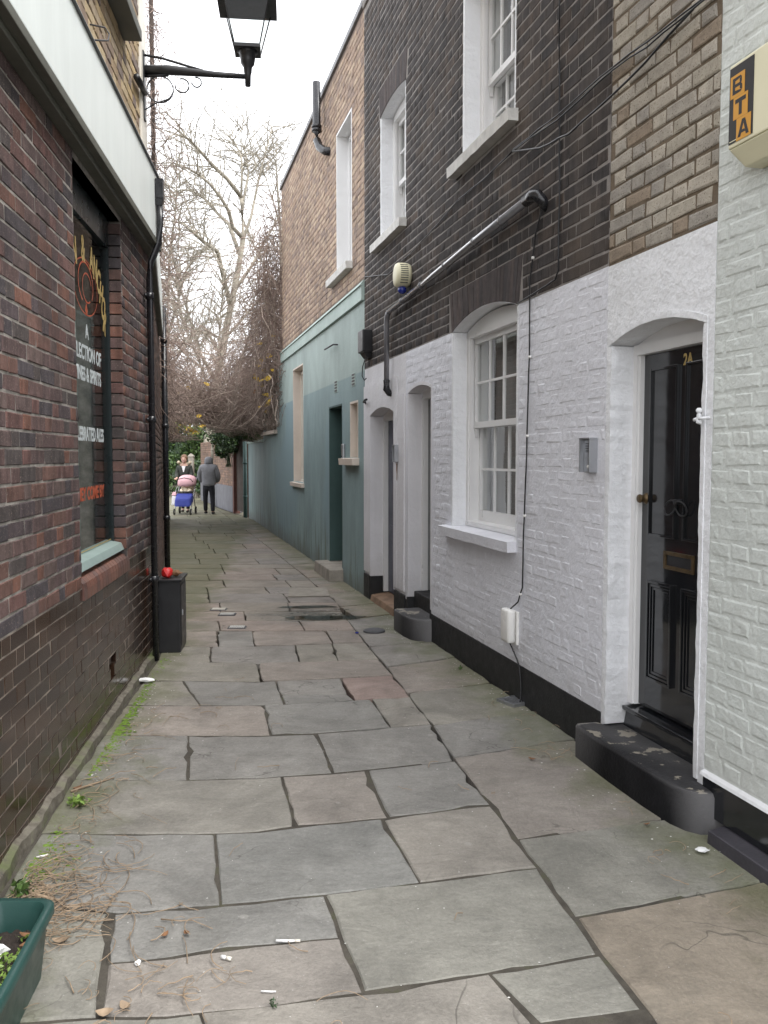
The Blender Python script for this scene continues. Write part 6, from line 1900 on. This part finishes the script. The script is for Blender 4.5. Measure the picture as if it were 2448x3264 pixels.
shrub('dark glossy evergreen shrub at the end of the alley behind the woman', (-9.5, 37.0, 0), 1.2, 1.2, 3.5, 6000, 'leaf_dark', g, .10, second='leaf_mid')
shrub('rounded mid green shrub right of the dark evergreen at the alley end', (-8.0, 35.0, 0), .9, .9, 3.2, 4000, 'leaf_mid', g, .09, second='leaf_dark')
shrub('low dark shrub beside the path behind the man', (-7.2, 33.0, 0), .7, .8, 1.5, 2000, 'leaf_dark', g, .08, second='leaf_mid')
shrub('yellowing tall shrub above the evergreens at the alley end', (-8.0, 33.2, 1.7), .9, .9, 2.4, 2200, 'leaf_lime', g, .09, second='leaf_yellow', z0=.3)
shrub('dark evergreen hedge bush closing the far left of the path', (-11.6, 39.0, 0), 1.4, 1.2, 2.8, 3600, 'leaf_dark', g, .11, second='leaf_mid')
shrub('dark broad evergreen closing the far right of the path', (-5.6, 37.0, 0), 1.6, 1.2, 3.2, 3600, 'leaf_dark', g, .11, second='leaf_mid')
shrub('ball of dark green ivy bulging over the brick garden wall', (-4.45, 24.6, 1.3), .60, 1.3, 1.5, 5200, 'leaf_dark', g, .055, name='ivy', cat='ivy', z0=.25, second='leaf_mid', lumps=16)
shrub('fresh green ivy tuft on top of the low green wall', (-3.35, 21.2, 1.98), .38, .7, .55, 1100, 'leaf_mid', g, .06, name='ivy', cat='ivy', z0=.0, second='leaf_dark')
# distant wood closing the view
pts = []
for i in range(15000):
    a = g.uniform(-26, 22); z_ = abs(g.normal(0, 1)) * 1.7
    pts.append((a, 52 + g.normal(0, 1.6), min(z_, 5.5) + .05))
V, Q = leaf_cloud(pts, .28, g, .2)
tag(fast_mesh('treeline', V, Q, 'leaf_dark'), 'dark belt of far bushes closing the view beyond the alley', 'treeline', None, 'stuff')
P = strands(2600, lambda: (g.uniform(-26, 22), 50 + g.normal(0, 1.5), g.uniform(.2, 4.5)), 2.6, g, -.12, .25, 7, lambda: (g.normal(0, .4), g.normal(0, .3), 1))
V, Q = tubes_np(P, np.tile(np.linspace(.03, .01, 7), (len(P), 1)), 3)
tag(fast_mesh('thicket', V, Q, 'bark'), 'grey brown bare thicket among the far bushes', 'thicket', None, 'stuff')

# ================================================================== PEOPLE AND PUSHCHAIR
def skin(name, chain, mat, parent, sub=1):
    """chain: list of (points, radii); points sharing a place are one joint; grown with a Skin modifier"""
    vs, rs, es = [], [], []
    key = {}
    def vid(p, r):
        k = tuple(round(c, 4) for c in p)
        if k not in key:
            key[k] = len(vs); vs.append(p); rs.append(r)
        return key[k]
    for pts, rad in chain:
        ids = [vid(p, r) for p, r in zip(pts, rad)]
        es += [(a, b) for a, b in zip(ids[:-1], ids[1:]) if a != b]
    me = bpy.data.meshes.new(name)
    me.from_pydata(vs, es, [])
    o = link(name, me, mat, parent)
    o.modifiers.new('skin', 'SKIN').use_smooth_shade = True
    lay_ = me.skin_vertices[0].data
    for i, r in enumerate(rs):
        lay_[i].radius = r if isinstance(r, tuple) else (r, r)
    lay_[0].use_root = True
    s_ = o.modifiers.new('sub', 'SUBSURF'); s_.levels = sub; s_.render_levels = sub
    return o
def ball(name, c, r, mat, parent, sz=(1, 1, 1), seg=16, smooth=True):
    m = MB(); prof = [(max(math.sin(math.pi * i / 10), .02) * r, -math.cos(math.pi * i / 10) * r * sz[2]) for i in range(11)]
    m.lathe(prof, c, seg, 'z', sz[0], sz[1])
    return m.build(name, mat, parent, smooth=smooth)
def hand(parent, c, d, side):
    """a small curled hand: palm and five fingers; c wrist, d pointing direction"""
    c, d = Vector(c), Vector(d).normalized()
    sd = d.cross(Vector((0, 0, 1))).normalized() * side if abs(d.z) < .9 else Vector((side, 0, 0))
    pal = c + d * .085
    ch = [([tuple(c), tuple(c + d * .04), tuple(pal)], [(.024, .018), (.034, .018), (.036, .017)])]
    for i, L in enumerate((.062, .072, .068, .052)):
        b = pal + sd * (.027 - .018 * i)
        t = b + d * L * .6; e = t + (d * .4 + Vector((0, 0, -.8))) * L * .5
        ch.append(([tuple(pal), tuple(b), tuple(t), tuple(e)], [(.030, .016), .009, .0085, .007]))
    b = c + d * .04; t = b + sd * .045 + d * .03
    ch.append(([tuple(c + d * .04), tuple(t), tuple(t + d * .03)], [(.034, .018), .010, .008]))
    return skin('hand', ch, 'skin', parent, 1)

man = empty('person', 'man in grey hooded top and black trousers walking away under the vine', 'person', (-4.83, 23.6, 0))
S = .93
def sc(pts): return [tuple(c * S for c in p) for p in pts]
skin('body', [(sc([(0, 0, .92), (0, .01, 1.15), (0, .0, 1.40), (0, .02, 1.50), (0, .05, 1.60), (0, .06, 1.68)]), [(.12, .09), (.12, .09), (.13, .09), .05, .08, .06]),
              (sc([(0, 0, .92), (.09, 0, .86), (.10, .02, .48), (.11, -.01, .09), (.11, .10, .05)]), [(.12, .09), .085, .055, .04, .035]),
              (sc([(0, 0, .92), (-.09, 0, .86), (-.11, .05, .48), (-.12, .12, .10), (-.12, .22, .06)]), [(.12, .09), .085, .055, .04, .035]),
              (sc([(0, 0, 1.40), (.18, 0, 1.40), (.25, .03, 1.10), (.18, .19, .95)]), [(.13, .09), .055, .042, .03]),
              (sc([(0, 0, 1.40), (-.18, 0, 1.40), (-.25, .03, 1.10), (-.18, .19, .95)]), [(.13, .09), .055, .042, .03])], 'skin', man)
skin('trousers', [(sc([(0, 0, 1.02), (0, 0, .86)]), [(.15, .115), (.14, .115)]),
                  (sc([(0, 0, .86), (.095, 0, .80), (.105, .02, .48), (.115, -.01, .07)]), [(.13, .11), .10, .072, .062]),
                  (sc([(0, 0, .86), (-.095, 0, .80), (-.115, .05, .48), (-.125, .12, .08)]), [(.13, .11), .10, .072, .062])], 'trousers', man)
skin('hooded_top', [(sc([(0, .0, .82), (0, .0, .92), (0, .01, 1.06), (0, -.01, 1.25), (0, -.01, 1.40), (0, .015, 1.49)]), [(.185, .15), (.20, .155), (.215, .155), (.22, .15), (.19, .12), (.10, .09)]),
                    (sc([(0, -.01, 1.40), (.19, 0, 1.385), (.265, .0, 1.22), (.27, .05, 1.06), (.19, .18, .97)]), [(.19, .12), .10, .09, .08, .06]),
                    (sc([(0, -.01, 1.40), (-.19, 0, 1.385), (-.265, .0, 1.22), (-.27, .05, 1.06), (-.19, .18, .97)]), [(.19, .12), .10, .09, .08, .06])], 'hoodie', man, 2)
skin('hood', [(sc([(0, .0, 1.46), (0, .015, 1.55), (0, .03, 1.63), (0, .05, 1.72)]), [(.13, .11), (.125, .125), (.125, .135), (.08, .09)])], 'hoodie', man, 2)
hand(man, sc([(.18, .20, .955)])[0], (-.3, .6, -.3), -1); hand(man, sc([(-.18, .20, .955)])[0], (.3, .6, -.3), 1)
for (x, y, z) in ((.115, .03, .04), (-.125, .15, .05)):
    x, y = x * S, y * S
    skin('shoe', [([(x, y - .07, z), (x, y + .02, z + .004), (x, y + .13, z - .005)], [(.042, .040), (.048, .040), (.036, .026)])], 'rubber', man)

wo = empty('person', 'woman in dark coat with beige fur hood pushing a pushchair towards us', 'person', (-5.70, 24.5, 0))
S = .95
skin('body', [(sc([(0, 0, .92), (0, -.01, 1.15), (0, 0, 1.38), (0, -.01, 1.47), (0, -.03, 1.56)]), [(.12, .09), (.10, .08), (.12, .085), .045, .06]),
              (sc([(0, 0, .92), (.09, 0, .86), (.09, -.06, .48), (.09, -.02, .09), (.09, -.12, .05)]), [(.12, .09), .085, .055, .04, .035]),
              (sc([(0, 0, .92), (-.09, 0, .86), (-.09, .06, .48), (-.09, .14, .10), (-.09, .05, .05)]), [(.12, .09), .085, .055, .04, .035]),
              (sc([(0, 0, 1.38), (.16, 0, 1.37), (.21, -.05, 1.12), (.17, -.28, 1.03)]), [(.12, .085), .05, .04, .028]),
              (sc([(0, 0, 1.38), (-.16, 0, 1.37), (-.21, -.05, 1.12), (-.17, -.28, 1.03)]), [(.12, .085), .05, .04, .028])], 'skin', wo)
fx, fy, fz = 0, -.04 * S, 1.60 * S
ball('head', (fx, fy, fz), .098, 'skin', wo, (.82, .95, 1.18))
for sx_ in (-1, 1):
    ball('eye', (fx + .032 * sx_, fy - .085, fz + .01), .011, 'rubber', wo, (1, .6, .8), 8)
    ball('ear', (fx + .080 * sx_, fy + .01, fz), .024, 'skin', wo, (.4, .8, 1.2), 8)
ball('nose', (fx, fy - .098, fz - .018), .014, 'skin', wo, (.8, 1, 1.3), 8)
ball('mouth', (fx, fy - .085, fz - .058), .02, 'cloth_pink', wo, (1.1, .5, .4), 8)
ball('hair', (fx, fy + .022, fz + .030), .108, 'hair', wo, (.92, .98, 1.05))
skin('coat', [(sc([(0, .0, .70), (0, .0, .95), (0, -.0, 1.2), (0, 0, 1.37), (0, -.005, 1.44)]), [(.19, .15), (.18, .14), (.17, .13), (.17, .115), (.08, .08)]),
              (sc([(0, 0, 1.37), (.17, 0, 1.36), (.225, -.04, 1.14), (.18, -.25, 1.04)]), [(.17, .115), .078, .066, .05]),
              (sc([(0, 0, 1.37), (-.17, 0, 1.36), (-.225, -.04, 1.14), (-.18, -.25, 1.04)]), [(.17, .115), .078, .066, .05])], 'coat', wo, 2)
m = MB(); m.add([(-.055, -.118, 1.40 * S), (.055, -.118, 1.40 * S), (.012, -.132, 1.22 * S), (-.012, -.132, 1.22 * S)], [(0, 1, 2, 3)]); m.slabz([], 0, 0) if False else None
m.v += [(v[0], v[1] + .03, v[2]) for v in m.v[:4]]; m.f += [(4, 7, 6, 5), (0, 4, 5, 1), (1, 5, 6, 2), (2, 6, 7, 3), (3, 7, 4, 0)]
m.build('white_top', 'cloth_white', wo)
skin('trousers', [(sc([(0, 0, .9), (.09, 0, .80), (.095, -.06, .48), (.095, -.02, .08)]), [(.13, .11), .09, .065, .055]),
                  (sc([(0, 0, .9), (-.09, 0, .80), (-.095, .06, .48), (-.095, .14, .09)]), [(.13, .11), .09, .065, .055])], 'trousers', wo)
fur = [(.155 * math.cos(R(205 + i * 13)) * 1.05, .03 + .02 * math.sin(i), 1.50 * S + .11 * math.sin(R(205 + i * 13)) + .02) for i in range(11)]
fur = [(.17 * math.cos(R(150 + 24 * i)), -.02 + .05 * math.sin(R(24 * i)), 1.475 * S + .07 - .10 * math.sin(R(12 + 15.6 * i))) for i in range(11)]
m = MB(); m.tube(fur, [.045 + .012 * math.sin(i * 2.3) for i in range(11)], 8); m.build('fur_collar', 'fur', wo, smooth=True)
hand(wo, sc([(.17, -.27, 1.035)])[0], (0, -1, -.1), -1); hand(wo, sc([(-.17, -.27, 1.035)])[0], (0, -1, -.1), 1)
for (x, y) in ((.09, -.07), (-.09, .10)):
    skin('shoe', [([(x, y + .07, .04), (x, y, .045), (x, y - .11, .035)], [(.04, .04), (.045, .04), (.034, .026)])], 'rubber', wo)

pr = empty('pushchair', 'pushchair with pink hood and royal blue foot cover', 'pushchair', (-5.52, 23.75, 0))
for sx_ in (-1, 1):
    m = MB(); m.tube([(.22 * sx_, .52, 1.02), (.22 * sx_, .34, .82), (.22 * sx_, -.05, .42), (.22 * sx_, -.32, .10)], .013, 8); m.tube([(.22 * sx_, .30, .10), (.22 * sx_, .06, .52), (.22 * sx_, .15, .62)], .012, 8); m.build('frame', 'steel', pr, smooth=True)
    for yy, rr_ in ((-.33, .085), (.30, .10)):
        wh = MB(); c = (.225 * sx_, yy, rr_)
        wh.lathe([(rr_ * .72, -.016), (rr_, -.014), (rr_, .014), (rr_ * .72, .016)], c, 18, 'x'); w_ = wh.build('wheel', 'rubber', pr, smooth=False)
        wh = MB(); wh.lathe([(.016, -.02), (rr_ * .72, -.012), (rr_ * .72, .012), (.016, .02)], c, 18, 'x'); wh.build('rim', 'white_plastic', w_)
m = MB(); m.tube([(-.22, .52, 1.02), (-.20, .54, 1.04), (.20, .54, 1.04), (.22, .52, 1.02)], .016, 8); m.build('handle', 'rubber', pr, smooth=True)
m = MB(); m.hexa([(-.20, -.12, .40), (.20, -.12, .40), (.20, .28, .42), (-.20, .28, .42)], [(-.20, -.12, .46), (.20, -.12, .46), (.20, .24, .48), (-.20, .24, .48)]); m.hexa([(-.19, .20, .45), (.19, .20, .45), (.19, .26, .45), (-.19, .26, .45)], [(-.17, .38, .98), (.17, .38, .98), (.17, .42, .98), (-.17, .42, .98)]); m.build('seat', 'cloth_cream', pr, bevel=.02)
m = MB(); n = 12
for j, (yy, rz_, zz) in enumerate(((.40, .0, 0), (.30, 0, 0), (.16, 0, 0), (.04, 0, 0))): pass
vs, fs = [], []
for j in range(7):
    a = R(8 + 16 * j)
    for i in range(n + 1):
        t = math.pi * i / n
        x = -.235 * math.cos(t); zr = .17 * math.sin(t) ** .7
        vs.append((x, .36 - (.06 + zr * 1.1) * math.sin(a) * 1.35, .80 + (.10 + zr) * math.cos(a) * .9 + .03))
for j in range(6):
    for i in range(n): fs.append((j * (n + 1) + i, j * (n + 1) + i + 1, (j + 1) * (n + 1) + i + 1, (j + 1) * (n + 1) + i))
m.add(vs, fs); hd = m.build('hood', 'cloth_pink', pr, smooth=True, recalc=False)
md = hd.modifiers.new('thick', 'SOLIDIFY'); md.thickness = .02
m = MB(); m.tube([(-.225, -.02, .90), (-.18, -.06, .97), (0, -.09, 1.01), (.18, -.06, .97), (.225, -.02, .90)], .012, 8); m.build('hood_edge', 'trousers', hd, smooth=True)
m = MB(); m.hexa([(-.23, -.36, .22), (.23, -.36, .22), (.24, -.02, .34), (-.24, -.02, .34)], [(-.21, -.30, .44), (.21, -.30, .44), (.24, .0, .60), (-.24, .0, .60)]); cv = m.build('foot_cover', 'cloth_blue', pr, bevel=.05)
m = MB(); m.box(-.235, .235, -.06, .02, .595, .635); m.build('cover_edge', 'trousers', cv, bevel=.015)
bb = empty('person', 'baby in white hat and cream wrap sitting in the pushchair', 'person', (-5.52, 23.83, .5))
skin('body', [([(0, 0, .0), (0, .05, .12), (0, .07, .24), (0, .06, .30)], [(.10, .09), (.11, .09), (.08, .07), .04])], 'cloth_cream', bb, 2)
ball('head', (0, .03, .31), .078, 'skin', bb, (.95, .95, 1.05))
ball('hat', (0, .045, .345), .086, 'cloth_white', bb, (1, 1, .95))
for sx_ in (-1, 1):
    ball('eye', (.026 * sx_, -.040, .315), .008, 'rubber', bb, (1, .6, .8), 8)
    skin('sleeve', [([(.09 * sx_, .06, .20), (.13 * sx_, -.03, .14), (.06 * sx_, -.09, .12)], [.05, .045, .035])], 'cloth_cream', bb)
bag = empty('carrier_bag', 'white and pink carrier bag hanging at the side of the pushchair', 'bag', (-5.80, 23.7, .25))
m = MB(); m.hexa([(-.07, -.12, .0), (.07, -.12, .0), (.07, .12, .0), (-.07, .12, .0)], [(-.06, -.10, .27), (.06, -.10, .27), (.06, .10, .27), (-.06, .10, .27)]); m.build('sack', 'cloth_white', bag, bevel=.04)
m = MB(); m.hexa([(-.065, -.11, .275), (.065, -.11, .275), (.065, .11, .275), (-.065, .11, .275)], [(-.04, -.06, .37), (.04, -.06, .37), (.04, .06, .37), (-.04, .06, .37)]); m.build('bundle', 'cloth_pink', bag, bevel=.025)
m = MB(); m.tube([(.02, 0, .36), (.05, 0, .45), (.085, 0, .52)], .006, 6); m.build('strap', 'cloth_white', bag)
for x, y, hh, l, mt in ((-6.63, 29.5, 1.6, 'pale weathered post at the far end of the brick garden wall', 'stone'), (-8.85, 33.5, 1.5, 'short white post at the left edge of the far path', 'stone_white')):
    p = empty('path_post', l, 'post', (x, y, 0))
    m = MB(); m.box(-.09, .09, -.09, .09, -.06, hh); m.build('shaft', mt, p, bevel=.012)
    m = MB(); m.hexa([(-.11, -.11, hh + .001), (.11, -.11, hh + .001), (.11, .11, hh + .001), (-.11, .11, hh + .001)], [(-.02, -.02, hh + .1), (.02, -.02, hh + .1), (.02, .02, hh + .1), (-.02, .02, hh + .1)]); m.build('cap', mt, p)
